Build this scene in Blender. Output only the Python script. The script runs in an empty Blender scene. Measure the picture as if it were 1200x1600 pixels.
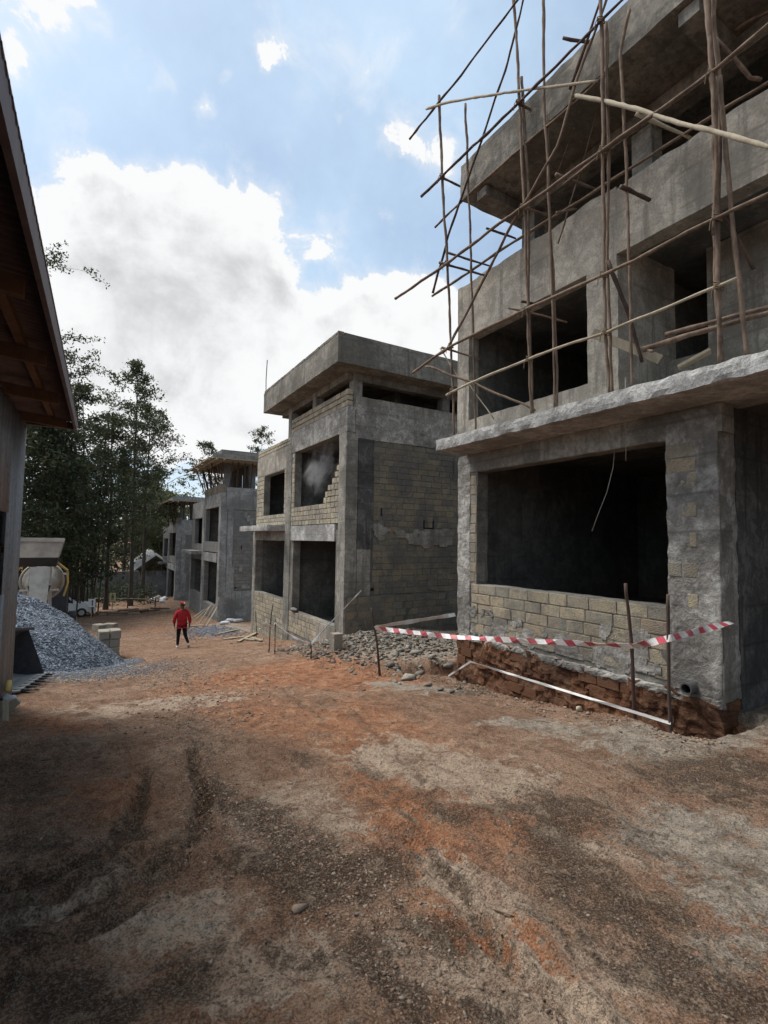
import bpy, bmesh, math, random
import numpy as np
from mathutils import Vector, Matrix, noise as mn

rnd = random.Random(7)
scene = bpy.context.scene
COL = scene.collection

# ------------------------------------------------------------------ camera
F, CX, CY = 772.0, 600.0, 800.0            # focal length in photo pixels (photo 1200 x 1600)
YAW, PITCH, ROLL = math.radians(30.8), math.radians(3.28), math.radians(0.8)
CAM = Vector((0, 0, 1.6))
fwd = Vector((math.sin(YAW)*math.cos(PITCH), math.cos(YAW)*math.cos(PITCH), math.sin(PITCH)))
r0 = Vector((math.cos(YAW), -math.sin(YAW), 0)); u0 = r0.cross(fwd)
RIGHT = r0*math.cos(ROLL) + u0*math.sin(ROLL)
UP = u0*math.cos(ROLL) - r0*math.sin(ROLL)
cd = bpy.data.cameras.new('camera'); co = bpy.data.objects.new('camera', cd); COL.objects.link(co)
cd.sensor_fit = 'HORIZONTAL'; cd.sensor_width = 36.0; cd.lens = 36.0*F/1200.0
cd.clip_start = 0.05; cd.clip_end = 6000
mw = Matrix((RIGHT, UP, -fwd)).transposed().to_4x4(); mw.translation = CAM
co.matrix_world = mw
scene.camera = co

def ray(px, py): return fwd + RIGHT*((px-CX)/F) - UP*((py-CY)/F)
def onx(px, py, X): d = ray(px, py); return CAM + d*((X-CAM.x)/d.x)
def ony(px, py, Y): d = ray(px, py); return CAM + d*((Y-CAM.y)/d.y)
def ond(px, py, D): return CAM + ray(px, py)*D          # D = depth along the view axis

# ------------------------------------------------------------------ exposure
vs = scene.view_settings
vs.view_transform = 'Standard'; vs.look = 'None'; vs.exposure = 0.25; vs.gamma = 1.0
vs.use_curve_mapping = False
scene.cycles.max_bounces = 6; scene.cycles.diffuse_bounces = 3
scene.cycles.volume_bounces = 1
scene.cycles.use_denoising = True
scene.cycles.use_adaptive_sampling = True; scene.cycles.adaptive_threshold = 0.025

# ------------------------------------------------------------------ sun and sky
SUN_EL, SUN_AZ = math.radians(61), math.radians(-38)      # azimuth from +Y towards +X
sd = Vector((math.sin(SUN_AZ)*math.cos(SUN_EL), math.cos(SUN_AZ)*math.cos(SUN_EL), math.sin(SUN_EL)))
sl = bpy.data.lights.new('sun', 'SUN'); sl.energy = 4.2; sl.angle = math.radians(28); sl.color = (1.0, 0.94, 0.86)
so = bpy.data.objects.new('sun', sl); COL.objects.link(so)
so.rotation_euler = sd.to_track_quat('Z', 'Y').to_euler(); so.location = (0, 0, 40)

class NT:
    """small helper for node trees"""
    def __init__(s, tree): s.t = tree; s.t.nodes.clear()
    def n(s, typ, **kw):
        nd = s.t.nodes.new(typ)
        for k, v in kw.items(): setattr(nd, k, v)
        return nd
    def l(s, a, b): s.t.links.new(a, b)
    def put(s, sock, v):
        if isinstance(v, bpy.types.NodeSocket): s.l(v, sock)
        elif v is not None: sock.default_value = v
    def math(s, op, a, b=None, clamp=False):
        m = s.n('ShaderNodeMath', operation=op, use_clamp=clamp); s.put(m.inputs[0], a); s.put(m.inputs[1], b); return m.outputs[0]
    def ramp(s, v, a, b, lo=0.0, hi=1.0, smooth=True):
        m = s.n('ShaderNodeMapRange'); m.interpolation_type = 'SMOOTHSTEP' if smooth else 'LINEAR'
        s.put(m.inputs[0], v); m.inputs[1].default_value = a; m.inputs[2].default_value = b
        m.inputs[3].default_value = lo; m.inputs[4].default_value = hi; return m.outputs[0]
    def noise(s, vec, scale, detail=5, rough=0.55, dist=0.0, col=False):
        m = s.n('ShaderNodeTexNoise'); m.inputs['Scale'].default_value = scale; m.inputs['Detail'].default_value = detail
        m.inputs['Roughness'].default_value = rough; m.inputs['Distortion'].default_value = dist
        if vec is not None: s.l(vec, m.inputs['Vector'])
        return m.outputs['Color'] if col else m.outputs[0]
    def vmath(s, op, a, b=None):
        m = s.n('ShaderNodeVectorMath', operation=op); s.put(m.inputs[0], a)
        if b is not None: s.put(m.inputs[1], b)
        return m.outputs[1] if op in ('DISTANCE', 'LENGTH', 'DOT_PRODUCT') else m.outputs[0]
    def mix(s, f, a, b, mode='MIX'):
        m = s.n('ShaderNodeMix', data_type='RGBA', blend_type=mode); s.put(m.inputs[0], f)
        for i, v in ((6, a), (7, b)):
            if isinstance(v, tuple) and len(v) == 3: v = v + (1.0,)
            s.put(m.inputs[i], v)
        return m.outputs[2]
    def mapping(s, vec, scale=(1, 1, 1), loc=(0, 0, 0), rot=(0, 0, 0)):
        m = s.n('ShaderNodeMapping'); s.l(vec, m.inputs[0]); m.inputs[1].default_value = loc
        m.inputs[2].default_value = rot; m.inputs[3].default_value = scale; return m.outputs[0]

world = bpy.data.worlds.new('World'); scene.world = world; world.use_nodes = True
w = NT(world.node_tree)
sky = w.n('ShaderNodeTexSky', sky_type='NISHITA', sun_disc=False)
sky.sun_elevation = SUN_EL; sky.sun_rotation = SUN_AZ
sky.air_density = 1.0; sky.dust_density = 1.0; sky.ozone_density = 1.5
gen = w.n('ShaderNodeTexCoord').outputs['Generated']
gdir = w.vmath('NORMALIZE', gen)
wn = w.vmath('SUBTRACT', w.noise(gdir, 5.0, 7, 0.62, col=True), (0.5, 0.5, 0.5))
m_ = w.n('ShaderNodeVectorMath', operation='SCALE'); w.l(wn, m_.inputs[0]); m_.inputs[3].default_value = 0.17
gw = w.vmath('ADD', gdir, m_.outputs[0])
blobs = [(255, 330, 105), (345, 350, 100), (175, 340, 80), (410, 400, 75), (120, 440, 110), (250, 470, 170), (370, 500, 120), (450, 530, 100), (560, 500, 80), (640, 500, 85), (690, 520, 80),
         (60, 330, 60), (40, 450, 90), (150, 620, 190), (360, 640, 180), (540, 610, 130), (60, 60, 75), (15, 120, 60), (120, 30, 40), (640, 225, 40), (680, 255, 45), (610, 240, 30),
         (405, 75, 40), (420, 100, 26), (235, 118, 40), (505, 385, 38), (300, 175, 28), (330, 110, 24), (595, 347, 22), (515, 208, 26), (720, 640, 120), (820, 700, 160)]
bl = []
for px, py, r in blobs:
    c = ray(px, py).normalized(); e = ray(px+r, py).normalized()
    bl.append((c, max((c-e).length, (c-ray(px, py+r).normalized()).length)))
for k in range(12):                               # the same kind of clouds all round, outside the frame
    a = math.radians(72 + 18*k + rnd.uniform(-4, 4)) + YAW; el = math.radians(rnd.uniform(12, 65))
    bl.append((Vector((math.sin(a)*math.cos(el), math.cos(a)*math.cos(el), math.sin(el))), rnd.uniform(0.16, 0.34)))
acc = None
for c, r in bl:
    v = w.ramp(w.vmath('DISTANCE', gw, tuple(c)), r*1.25, 0.0, 0.0, 0.85 if r > .07 else .4)
    acc = v if acc is None else w.math('ADD', acc, v)
acc = w.math('MINIMUM', acc, 0.95)
lo = w.math('MULTIPLY', w.math('SUBTRACT', w.noise(gdir, 4.0, 4, 0.55, 0.2), 0.5), 1.0)
hi = w.math('MULTIPLY', w.math('SUBTRACT', w.noise(gdir, 12.0, 8, 0.62, 0.4), 0.5), 1.6)
dens = w.math('ADD', acc, w.math('ADD', lo, hi))
shift = tuple((Vector((sd.x, sd.y, sd.z+.25)).normalized())*0.06)
los = w.math('MULTIPLY', w.math('SUBTRACT', w.noise(w.vmath('ADD', gdir, shift), 4.5, 6, 0.6, 0.2), 0.5), 2.2)     # how much cloud lies towards the light
alpha = w.math('MAXIMUM', w.ramp(dens, 0.34, 0.50), w.ramp(dens, 0.02, 0.7, 0.0, 0.6))
thick = w.ramp(w.math('ADD', w.math('ADD', acc, los), w.math('MULTIPLY', hi, 0.35)), 0.82, 1.50)
veil = w.ramp(w.noise(gdir, 2.2, 6, 0.6), 0.25, 0.8, 0.34, 0.74)
skyb = w.mix(veil, sky.outputs[0], (5.8, 7.4, 8.9))
ccol = w.mix(thick, (7.25, 7.3, 7.35), (4.6, 4.7, 4.8))
fin = w.mix(alpha, skyb, ccol)
bg = w.n('ShaderNodeBackground'); w.l(fin, bg.inputs[0]); bg.inputs[1].default_value = 0.112
w.l(bg.outputs[0], w.n('ShaderNodeOutputWorld').inputs[0])

# ------------------------------------------------------------------ materials
def mat(name, build, rough=0.9, spec=0.3, metal=0.0):
    m = bpy.data.materials.new(name); m.use_nodes = True
    t = NT(m.node_tree); out = t.n('ShaderNodeOutputMaterial'); b = t.n('ShaderNodeBsdfPrincipled')
    t.l(b.outputs[0], out.inputs[0])
    b.inputs['Roughness'].default_value = rough; b.inputs['Specular IOR Level'].default_value = spec
    b.inputs['Metallic'].default_value = metal
    t.pos = t.n('ShaderNodeNewGeometry').outputs['Position']
    t.b = b; t.out = out
    build(t); return m

def bump(t, h, strength=0.5, dist=0.02):
    bp = t.n('ShaderNodeBump'); bp.inputs['Strength'].default_value = strength; bp.inputs['Distance'].default_value = dist
    t.l(h, bp.inputs['Height']); t.l(bp.outputs[0], t.b.inputs['Normal'])

def concrete(name, base, pale, dark, rough_amp=0.5, grain=18, streak=0.5, bdist=0.02, warm=None):
    def f(t):
        p = t.pos
        big = t.noise(p, 0.7, 6, 0.62); mid = t.noise(p, 3.1, 6, 0.65, 0.6); fine = t.noise(p, grain, 6, 0.7)
        st = t.noise(t.mapping(p, (5.5, 5.5, 0.45)), 1.0, 5, 0.6)
        c = t.mix(t.ramp(mid, 0.44, 0.60), base, pale)
        c = t.mix(t.ramp(big, 0.46, 0.60, 0, 0.7), c, dark)
        c = t.mix(t.ramp(st, 0.52, 0.66, 0, streak), c, dark)
        c = t.mix(t.ramp(t.noise(p, 7.5, 7, 0.75, 1.2), 0.54, 0.66, 0, 0.5), c, pale)
        c = t.mix(t.ramp(t.noise(t.mapping(p, (1, 1, 1), (7, 3, 1)), 6.0, 7, 0.75, 1.0), 0.56, 0.68, 0, 0.55), c, dark)
        vz = t.n('ShaderNodeTexVoronoi'); vz.inputs['Scale'].default_value = 9; t.l(t.mapping(p, (1, 1, 1.6)), vz.inputs[0])
        c = t.mix(t.ramp(vz.outputs[0], 0.16, 0.06, 0, 0.55), c, t.mix(0.75, c, (.03, .03, .028)))
        wv = t.n('ShaderNodeTexWave', bands_direction='Z'); wv.inputs['Scale'].default_value = 0.62; wv.inputs['Distortion'].default_value = 0.8; wv.inputs['Detail'].default_value = 2; t.l(p, wv.inputs[0])
        c = t.mix(t.math('MULTIPLY', t.ramp(wv.outputs[1], 0.97, 1.0), t.ramp(big, .45, .55, 0, .6)), c, dark)
        if warm: c = t.mix(t.ramp(t.noise(p, 1.4, 5, 0.6, 0.5), 0.55, 0.72, 0, 0.6), c, warm)
        c = t.mix(t.ramp(fine, 0.47, 0.60, 0, 0.7), c, t.mix(0.6, c, dark))
        t.l(c, t.b.inputs['Base Color'])
        bump(t, t.math('ADD', t.math('MULTIPLY', fine, 0.7), t.math('MULTIPLY', mid, 0.9)), rough_amp, bdist)
    return mat(name, f, 0.93, 0.2)

MT = {}
MT['plaster'] = concrete('smooth cement plaster', (.28, .258, .22), (.4, .37, .315), (.14, .13, .112), 0.4, 26, 0.75, 0.012, (.28, .25, .2))
MT['rough'] = concrete('rough cast concrete', (.26, .25, .228), (.43, .42, .39), (.11, .105, .096), 1.0, 13, 0.35, 0.05)
MT['slabface'] = concrete('rough concrete slab edge', (.34, .335, .32), (.5, .495, .475), (.17, .167, .158), 1.0, 16, 0.3, 0.04)
MT['concrete'] = concrete('board marked concrete', (.235, .224, .197), (.33, .315, .275), (.105, .1, .088), 0.45, 15, 0.6, 0.015)
MT['roofc'] = concrete('weathered roof concrete', (.18, .17, .148), (.26, .243, .208), (.085, .08, .07), 0.5, 14, 0.7, 0.02, (.17, .15, .11))
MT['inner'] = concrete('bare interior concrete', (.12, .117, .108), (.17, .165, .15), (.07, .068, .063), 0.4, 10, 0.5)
MT['tar_shade'] = concrete('dark column stain and porch shade', (.08, .079, .076), (.14, .138, .13), (.035, .035, .034), 0.5, 12, 0.9)  # tar stain on the second house; painted porch shade on the nearest one
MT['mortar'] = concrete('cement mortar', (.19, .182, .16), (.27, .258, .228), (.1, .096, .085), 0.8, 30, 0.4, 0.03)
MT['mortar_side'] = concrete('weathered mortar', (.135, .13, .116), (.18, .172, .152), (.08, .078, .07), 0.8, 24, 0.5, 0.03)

def stone(name, cols, soil=0.0, mud=None):
    def f(t):
        oi = t.n('ShaderNodeObjectInfo').outputs['Random']
        cr = t.n('ShaderNodeValToRGB'); cr.color_ramp.interpolation = 'LINEAR'
        els = cr.color_ramp.elements
        while len(els) < len(cols): els.new(0.5)
        for i, c in enumerate(cols): els[i].position = i/(len(cols)-1); els[i].color = c + (1,)
        t.l(oi, cr.inputs[0]); p = t.pos
        n1 = t.noise(p, 9, 6, 0.7, 0.8); n2 = t.noise(p, 45, 4, 0.7)
        chis = t.n('ShaderNodeTexWave'); chis.inputs['Scale'].default_value = 14; chis.inputs['Distortion'].default_value = 9
        chis.inputs['Detail'].default_value = 3; t.l(t.mapping(p, (1, 1, 1), rot=(0.6, 0.7, 0)), chis.inputs[0])
        c = t.mix(t.ramp(n1, 0.47, 0.6, 0, 0.6), cr.outputs[0], (.23, .22, .195))
        c = t.mix(t.ramp(n2, 0.52, 0.64, 0, 0.6), c, (.095, .088, .075))
        if soil: c = t.mix(t.ramp(t.noise(p, 1.1, 6, 0.65, 0.5), 0.40, 0.62, 0, soil), c, (.105, .103, .097))
        if mud: c = t.mix(t.ramp(t.noise(p, 1.8, 6, 0.65, 0.5), 0.22, 0.5, 0, 0.95), c, mud)
        t.l(c, t.b.inputs['Base Color'])
        bump(t, t.math('ADD', t.math('ADD', n1, t.math('MULTIPLY', n2, 0.5)), t.math('MULTIPLY', chis.outputs[1], 0.1)), 0.8, 0.025)
    return mat(name, f, 0.92, 0.2)
MT['stone'] = stone('quarried yellow stone', [(.33, .28, .19), (.39, .34, .24), (.26, .24, .19), (.43, .37, .255), (.33, .26, .18), (.25, .23, .185)], 0.6)
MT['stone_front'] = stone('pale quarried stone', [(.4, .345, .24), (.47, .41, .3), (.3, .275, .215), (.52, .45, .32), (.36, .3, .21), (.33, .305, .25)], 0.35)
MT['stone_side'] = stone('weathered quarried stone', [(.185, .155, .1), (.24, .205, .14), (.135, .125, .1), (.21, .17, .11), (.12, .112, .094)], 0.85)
MT['stone_mud'] = stone('muddy foundation stone', [(.19, .13, .08), (.16, .1, .06), (.2, .15, .1)], 0, (.13, .062, .034))
MT['mud'] = concrete('wet red earth', (.14, .066, .036), (.22, .115, .065), (.055, .03, .019), 1.0, 14, 0.5, 0.06)
MT['stone_stack'] = stone('loose building stone', [(.26, .23, .185), (.3, .265, .215), (.21, .19, .16)], 0.3)

def brickmat():
    def f(t):
        p = t.pos
        sx = t.n('ShaderNodeSeparateXYZ'); t.l(p, sx.inputs[0])
        cb = t.n('ShaderNodeCombineXYZ'); t.l(t.math('ADD', sx.outputs[0], sx.outputs[1]), cb.inputs[0]); t.l(sx.outputs[2], cb.inputs[1])
        br = t.n('ShaderNodeTexBrick'); t.l(cb.outputs[0], br.inputs[0])
        br.inputs['Color1'].default_value = (.17, .165, .155, 1); br.inputs['Color2'].default_value = (.235, .225, .2, 1)
        br.inputs['Mortar'].default_value = (.13, .13, .125, 1); br.inputs['Scale'].default_value = 1
        br.inputs['Mortar Size'].default_value = 0.012; br.inputs['Brick Width'].default_value = 0.42; br.inputs['Row Height'].default_value = 0.21
        big = t.noise(p, 0.8, 6, 0.6)
        c = t.mix(t.ramp(big, 0.4, 0.62, 0, 0.85), br.outputs[0], (.165, .167, .168))
        c = t.mix(t.ramp(t.noise(p, 5, 5, 0.7), 0.4, 0.7, 0, 0.5), c, (.09, .09, .088))
        t.l(c, t.b.inputs['Base Color']); bump(t, t.math('SUBTRACT', t.noise(p, 12, 5), br.outputs[1]), 0.7, 0.03)
    return mat('distant stone coursing', f, 0.93, 0.2)
MT['farstone'] = brickmat()
MT['farplaster'] = concrete('blue grey plaster', (.24, .243, .238), (.33, .332, .325), (.13, .132, .13), 0.4, 12, 0.6)

def wood(name, a, b_, c_):
    def f(t):
        oi = t.n('ShaderNodeObjectInfo').outputs['Random']
        p = t.pos
        n = t.noise(t.mapping(p, (9, 9, 3)), 2.0, 6, 0.65); k = t.noise(p, 3, 4, 0.6)
        c = t.mix(t.ramp(n, 0.3, 0.7), a, b_); c = t.mix(t.ramp(k, 0.5, 0.7, 0, 0.8), c, c_)
        c = t.mix(t.ramp(oi, 0, 1, 0, 0.45), c, t.mix(0.5, c, (.05, .04, .033)))
        t.l(c, t.b.inputs['Base Color']); bump(t, n, 0.6, 0.01)
    return mat(name, f, 0.85, 0.25)
MT['pole'] = wood('barked pole', (.115, .08, .058), (.21, .152, .11), (.07, .045, .035))
MT['palepole'] = wood('peeled pale pole', (.36, .31, .23), (.45, .4, .3), (.25, .2, .14))
MT['darkpole'] = wood('dark weathered stake', (.05, .035, .028), (.1, .065, .05), (.06, .03, .025))
MT['plank'] = wood('sawn formwork plank', (.3, .26, .19), (.4, .35, .26), (.2, .17, .12))
MT['rafter'] = wood('raw rafter timber', (.13, .07, .042), (.18, .1, .058), (.08, .048, .03))
MT['bark'] = wood('tree bark', (.055, .045, .036), (.09, .075, .06), (.035, .03, .025))

def plain(name, c, rough=0.6, spec=0.4, metal=0.0, var=0.25, nscale=6):
    def f(t):
        n = t.noise(t.pos, nscale, 6, 0.65)
        t.l(t.mix(t.ramp(n, 0.35, 0.7, 0, var*2), c, tuple(x*0.45 for x in c)), t.b.inputs['Base Color'])
        bump(t, n, 0.15, 0.01)
    return mat(name, f, rough, spec, metal)
MT['steel'] = plain('dark steel', (.045, .047, .055), 0.55, 0.5, 0.4)
MT['bucketsteel'] = plain('worn bucket steel', (.05, .052, .06), 0.6, 0.4, 0.2, 0.35, 9)
MT['bucketfloor'] = plain('scoured bucket floor', (.3, .31, .31), 0.55, 0.4, 0.3, 0.3, 9)
MT['rust'] = plain('rusty rod', (.07, .04, .03), 0.85)
MT['cream'] = plain('dusty cream paint', (.42, .4, .36), 0.6, 0.3, 0, 0.3, 2.5)
MT['whitepaint'] = plain('white car paint', (.75, .77, .78), 0.3, 0.5, 0, 0.05)
MT['yellowp'] = plain('yellow machine paint', (.5, .33, .08), 0.6, 0.3, 0, 0.3)
MT['redplastic'] = plain('red plastic', (.5, .05, .03), 0.5)
MT['rubber'] = plain('black rubber', (.02, .02, .021), 0.8)
MT['glass'] = plain('dark glass', (.02, .025, .03), 0.08, 0.6, 0, 0.0)
MT['bag'] = plain('white plastic sack', (.55, .56, .58), 0.6, 0.3, 0, 0.2, 8)
MT['yellowtool'] = plain('yellow plastic', (.6, .45, .16), 0.6)
MT['signyellow'] = plain('yellow sign board', (.6, .58, .3), 0.6, 0.3, 0, 0.1)
MT['signwhite'] = plain('white sign board', (.7, .72, .7), 0.6, 0.3, 0, 0.1)
MT['black'] = plain('black print', (.03, .03, .03), 0.7)
MT['skin'] = plain('brown skin', (.09, .045, .028), 0.55, 0.35, 0, 0.05)
MT['redcloth'] = plain('red jersey', (.33, .022, .028), 0.9, 0.1, 0, 0.2, 14)
MT['blackcloth'] = plain('black trousers', (.014, .014, .017), 0.9, 0.1, 0, 0.1)
MT['whitecloth'] = plain('white fabric', (.6, .6, .6), 0.85)
MT['paper'] = plain('cream paper', (.45, .38, .28), 0.85, 0.2)
MT['rope'] = plain('sisal rope', (.17, .13, .085), 0.9, 0.1)
MT['wire'] = plain('hanging wire', (.3, .28, .25), 0.6)
MT['pvc'] = plain('dark pipe', (.07, .07, .07), 0.6)

def corr(name, c1, c2, metal=0.3):
    def f(t):
        p = t.pos
        st = t.noise(t.mapping(p, (6, 6, 0.5)), 1.2, 6, 0.65)
        c = t.mix(t.ramp(st, 0.4, 0.65), c1, c2); c = t.mix(t.ramp(t.noise(p, 14, 5), 0.5, 0.7, 0, 0.4), c, (.07, .055, .045))
        t.l(c, t.b.inputs['Base Color'])
    return mat(name, f, 0.6, 0.4, metal)
MT['sheet'] = corr('corrugated iron sheet', (.2, .205, .21), (.31, .315, .32))
MT['roofsheet'] = corr('dark roofing sheet', (.085, .055, .06), (.12, .085, .085), 0.1)
MT['brightsheet'] = corr('bright roofing sheet', (.33, .335, .34), (.45, .45, .45))

def leafmat(name, a, b_, c_):
    def f(t):
        n = t.noise(t.pos, 0.9, 4, 0.6); n2 = t.noise(t.pos, 6, 2, 0.5)
        c = t.mix(t.ramp(n, 0.35, 0.65), a, b_); c = t.mix(t.ramp(n2, 0.5, 0.75, 0, 0.7), c, c_)
        t.l(c, t.b.inputs['Base Color'])
        tr = t.n('ShaderNodeBsdfTranslucent'); t.l(c, tr.inputs[0]); mx = t.n('ShaderNodeMixShader'); mx.inputs[0].default_value = 0.3
        t.l(t.b.outputs[0], mx.inputs[1]); t.l(tr.outputs[0], mx.inputs[2]); t.l(mx.outputs[0], t.out.inputs[0])
    return mat(name, f, 0.65, 0.3)
MT['leaf'] = leafmat('dark green leaves', (.045, .055, .028), (.07, .083, .04), (.1, .11, .055))
MT['leafdeep'] = leafmat('deep green leaves', (.026, .036, .018), (.045, .058, .026), (.06, .07, .03))
MT['leafpale'] = leafmat('olive green leaves', (.075, .085, .032), (.1, .115, .045), (.12, .13, .06))

def gravelmat(name, a, b_, c_):
    def f(t):
        v = t.n('ShaderNodeTexVoronoi'); v.inputs['Scale'].default_value = 26; t.l(t.pos, v.inputs[0])
        sx = t.n('ShaderNodeSeparateColor'); t.l(v.outputs['Color'], sx.inputs[0])
        c = t.mix(sx.outputs[0], a, b_); c = t.mix(t.ramp(sx.outputs[1], 0.7, 1.0), c, c_)
        t.l(c, t.b.inputs['Base Color']); bump(t, v.outputs[0], 0.9, 0.04)
    return mat(name, f, 0.85, 0.3)
MT['gravel'] = gravelmat('blue grey ballast', (.08, .097, .125), (.15, .178, .215), (.26, .3, .35))
MT['rubble'] = gravelmat('grey rubble', (.14, .14, .135), (.24, .24, .23), (.36, .355, .34))
def rockmat(name, cols):
    def f(t):
        isl = t.n('ShaderNodeNewGeometry').outputs['Random Per Island']
        cr = t.n('ShaderNodeValToRGB'); els = cr.color_ramp.elements
        while len(els) < len(cols): els.new(0.5)
        for i, c in enumerate(cols): els[i].position = i/(len(cols)-1); els[i].color = c + (1,)
        t.l(isl, cr.inputs[0]); n = t.noise(t.pos, 30, 4, 0.6)
        t.l(t.mix(t.ramp(n, 0.35, 0.7, 0, 0.5), cr.outputs[0], (.08, .07, .06)), t.b.inputs['Base Color']); bump(t, n, 0.4, 0.01)
    return mat(name, f, 0.9, 0.25)
MT['pebble'] = rockmat('loose pebbles', [(.2, .13, .09), (.27, .19, .135), (.12, .08, .055), (.33, .26, .2), (.22, .125, .08), (.29, .25, .2)])
MT['pebdark'] = rockmat('dark soil crumbs', [(.06, .048, .038), (.1, .075, .058), (.075, .06, .05), (.17, .14, .115), (.09, .065, .05)])
MT['ballast'] = rockmat('ballast stones', [(.075, .092, .12), (.15, .178, .215), (.105, .125, .158), (.25, .285, .33), (.13, .152, .185)])
MT['brokenrock'] = rockmat('broken grey stone', [(.13, .122, .108), (.21, .197, .172), (.085, .08, .07), (.3, .275, .23), (.16, .125, .095), (.11, .1, .085)])

def groundmat():
    def f(t):
        p = t.pos
        at = t.n('ShaderNodeVertexColor'); at.layer_name = 'soil'
        sp = t.n('ShaderNodeSeparateColor'); t.l(at.outputs[0], sp.inputs[0])
        red, dark, pale = sp.outputs[0], sp.outputs[1], sp.outputs[2]
        at2 = t.n('ShaderNodeVertexColor'); at2.layer_name = 'grit'
        sp2 = t.n('ShaderNodeSeparateColor'); t.l(at2.outputs[0], sp2.inputs[0])
        grey, grit = sp2.outputs[0], sp2.outputs[1]
        n1 = t.noise(p, 1.1, 5, 0.6, 0.5); n2 = t.noise(p, 4.5, 7, 0.72, 0.5); n3 = t.noise(p, 19, 6, 0.75, 0.3); n4 = t.noise(p, 85, 3, 0.7)
        n5 = t.noise(t.mapping(p, (1.0, .35, 1), rot=(0, 0, .35)), 7.0, 6, 0.72, 0.4)
        vo = t.n('ShaderNodeTexVoronoi'); vo.inputs['Scale'].default_value = 46; t.l(p, vo.inputs[0])
        hc = lambda n, k: t.math('MULTIPLY', t.math('SUBTRACT', n, 0.5), k)
        jit = t.math('ADD', hc(n2, 2.4), t.math('ADD', hc(n3, 1.5), hc(n5, 1.4)))
        def edge(m, k=1.0, lo=0.3, hi=0.8): return t.ramp(t.math('ADD', m, t.math('MULTIPLY', jit, k)), lo, hi)
        c = t.mix(t.ramp(n1, 0.42, 0.58), (.27, .155, .098), (.35, .225, .152))
        c = t.mix(t.ramp(n5, 0.5, 0.58, 0, 0.7), c, (.18, .095, .056))
        c = t.mix(edge(red, 0.8, 0.25, 0.9), c, t.mix(t.ramp(n2, .4, .6), (.3, .118, .056), (.45, .215, .11)))
        c = t.mix(edge(pale, 1.2, .4, .68), c, t.mix(t.ramp(n2, .4, .6), (.36, .255, .185), (.52, .4, .3)))
        c = t.mix(edge(grey, 1.1, .36, .7), c, t.mix(t.ramp(n2, .4, .6), (.25, .21, .165), (.42, .365, .3)))
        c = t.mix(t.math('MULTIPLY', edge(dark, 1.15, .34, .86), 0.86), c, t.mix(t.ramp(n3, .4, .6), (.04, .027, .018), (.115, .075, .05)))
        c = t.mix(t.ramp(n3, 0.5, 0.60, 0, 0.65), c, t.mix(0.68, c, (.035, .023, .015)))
        c = t.mix(t.ramp(n2, 0.55, 0.61, 0, 0.5), c, t.mix(0.6, c, (.5, .38, .27)))
        c = t.mix(t.ramp(n2, 0.44, 0.39, 0, 0.55), c, t.mix(0.65, c, (.06, .035, .022)))
        c = t.mix(t.ramp(n4, 0.52, 0.60, 0, 0.6), c, t.mix(0.5, c, (.5, .41, .32)))
        c = t.mix(t.ramp(n4, 0.48, 0.39, 0, 0.75), c, t.mix(0.72, c, (.03, .021, .015)))
        t.l(c, t.b.inputs['Base Color'])
        h = t.math('ADD', t.math('MULTIPLY', n2, 1.0), t.math('ADD', t.math('MULTIPLY', n3, 0.75), t.math('ADD', t.math('MULTIPLY', n4, 0.3), t.math('MULTIPLY', vo.outputs[0], -0.12))))
        bump(t, h, 1.0, 0.085)
    return mat('trampled laterite soil', f, 0.95, 0.15)
MT['ground'] = groundmat()

def tapemat(name, red, white, dens):
    def f(t):
        uv = t.n('ShaderNodeTexCoord').outputs['UV']; sx = t.n('ShaderNodeSeparateXYZ'); t.l(uv, sx.inputs[0])
        fr = t.math('FRACT', t.math('ADD', t.math('MULTIPLY', sx.outputs[0], dens), t.math('MULTIPLY', sx.outputs[1], 0.18)))
        s = t.math('GREATER_THAN', fr, 0.54)
        n = t.noise(t.pos, 9, 4)
        c = t.mix(t.math('MULTIPLY', s, 1.0 if red else 0.0), (white, white, white*0.98), (.46, .07, .1))
        t.l(t.mix(t.ramp(n, 0.4, 0.7, 0, 0.35), c, (.35, .3, .26)), t.b.inputs['Base Color'])
    return mat(name, f, 0.45, 0.4)
MT['tape'] = tapemat('red and white barrier tape', True, .75, 3.4)
MT['tapefade'] = tapemat('faded barrier tape', False, .6, 3.4)
MT['tapecream'] = tapemat('dusty red and cream tape', True, .6, 3.4)

# ------------------------------------------------------------------ mesh helpers
ORG = {}                                         # world origin of each parent
def meshobj(name, verts, faces, m, smooth=False):
    me = bpy.data.meshes.new(name)
    v = np.asarray(verts, dtype=np.float32).reshape(-1, 3)
    if isinstance(faces, np.ndarray) and len(faces):
        k = faces.shape[1]; nf = len(faces)
        me.vertices.add(len(v)); me.vertices.foreach_set('co', v.ravel())
        me.loops.add(nf*k); me.loops.foreach_set('vertex_index', faces.astype(np.int32).ravel())
        me.polygons.add(nf); me.polygons.foreach_set('loop_start', np.arange(0, nf*k, k, dtype=np.int32))
        me.update(calc_edges=True); me.validate()
    else:
        me.from_pydata([tuple(x) for x in v.tolist()], [], [tuple(f) for f in faces]); me.update()
    if smooth: me.polygons.foreach_set('use_smooth', [True]*len(me.polygons))
    if m: me.materials.append(MT[m] if isinstance(m, str) else m)
    return me
def link(name, me, parent=None):
    o = bpy.data.objects.new(name, me); COL.objects.link(o)
    if parent is not None:
        o.parent = parent
        if parent in ORG: o.matrix_parent_inverse = Matrix.Translation(-ORG[parent])
    return o
def tag(o, label, cat, group=None, kind=None):
    if label: o['label'] = label
    if cat: o['category'] = cat
    if group: o['group'] = group
    if kind: o['kind'] = kind
    return o
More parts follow.
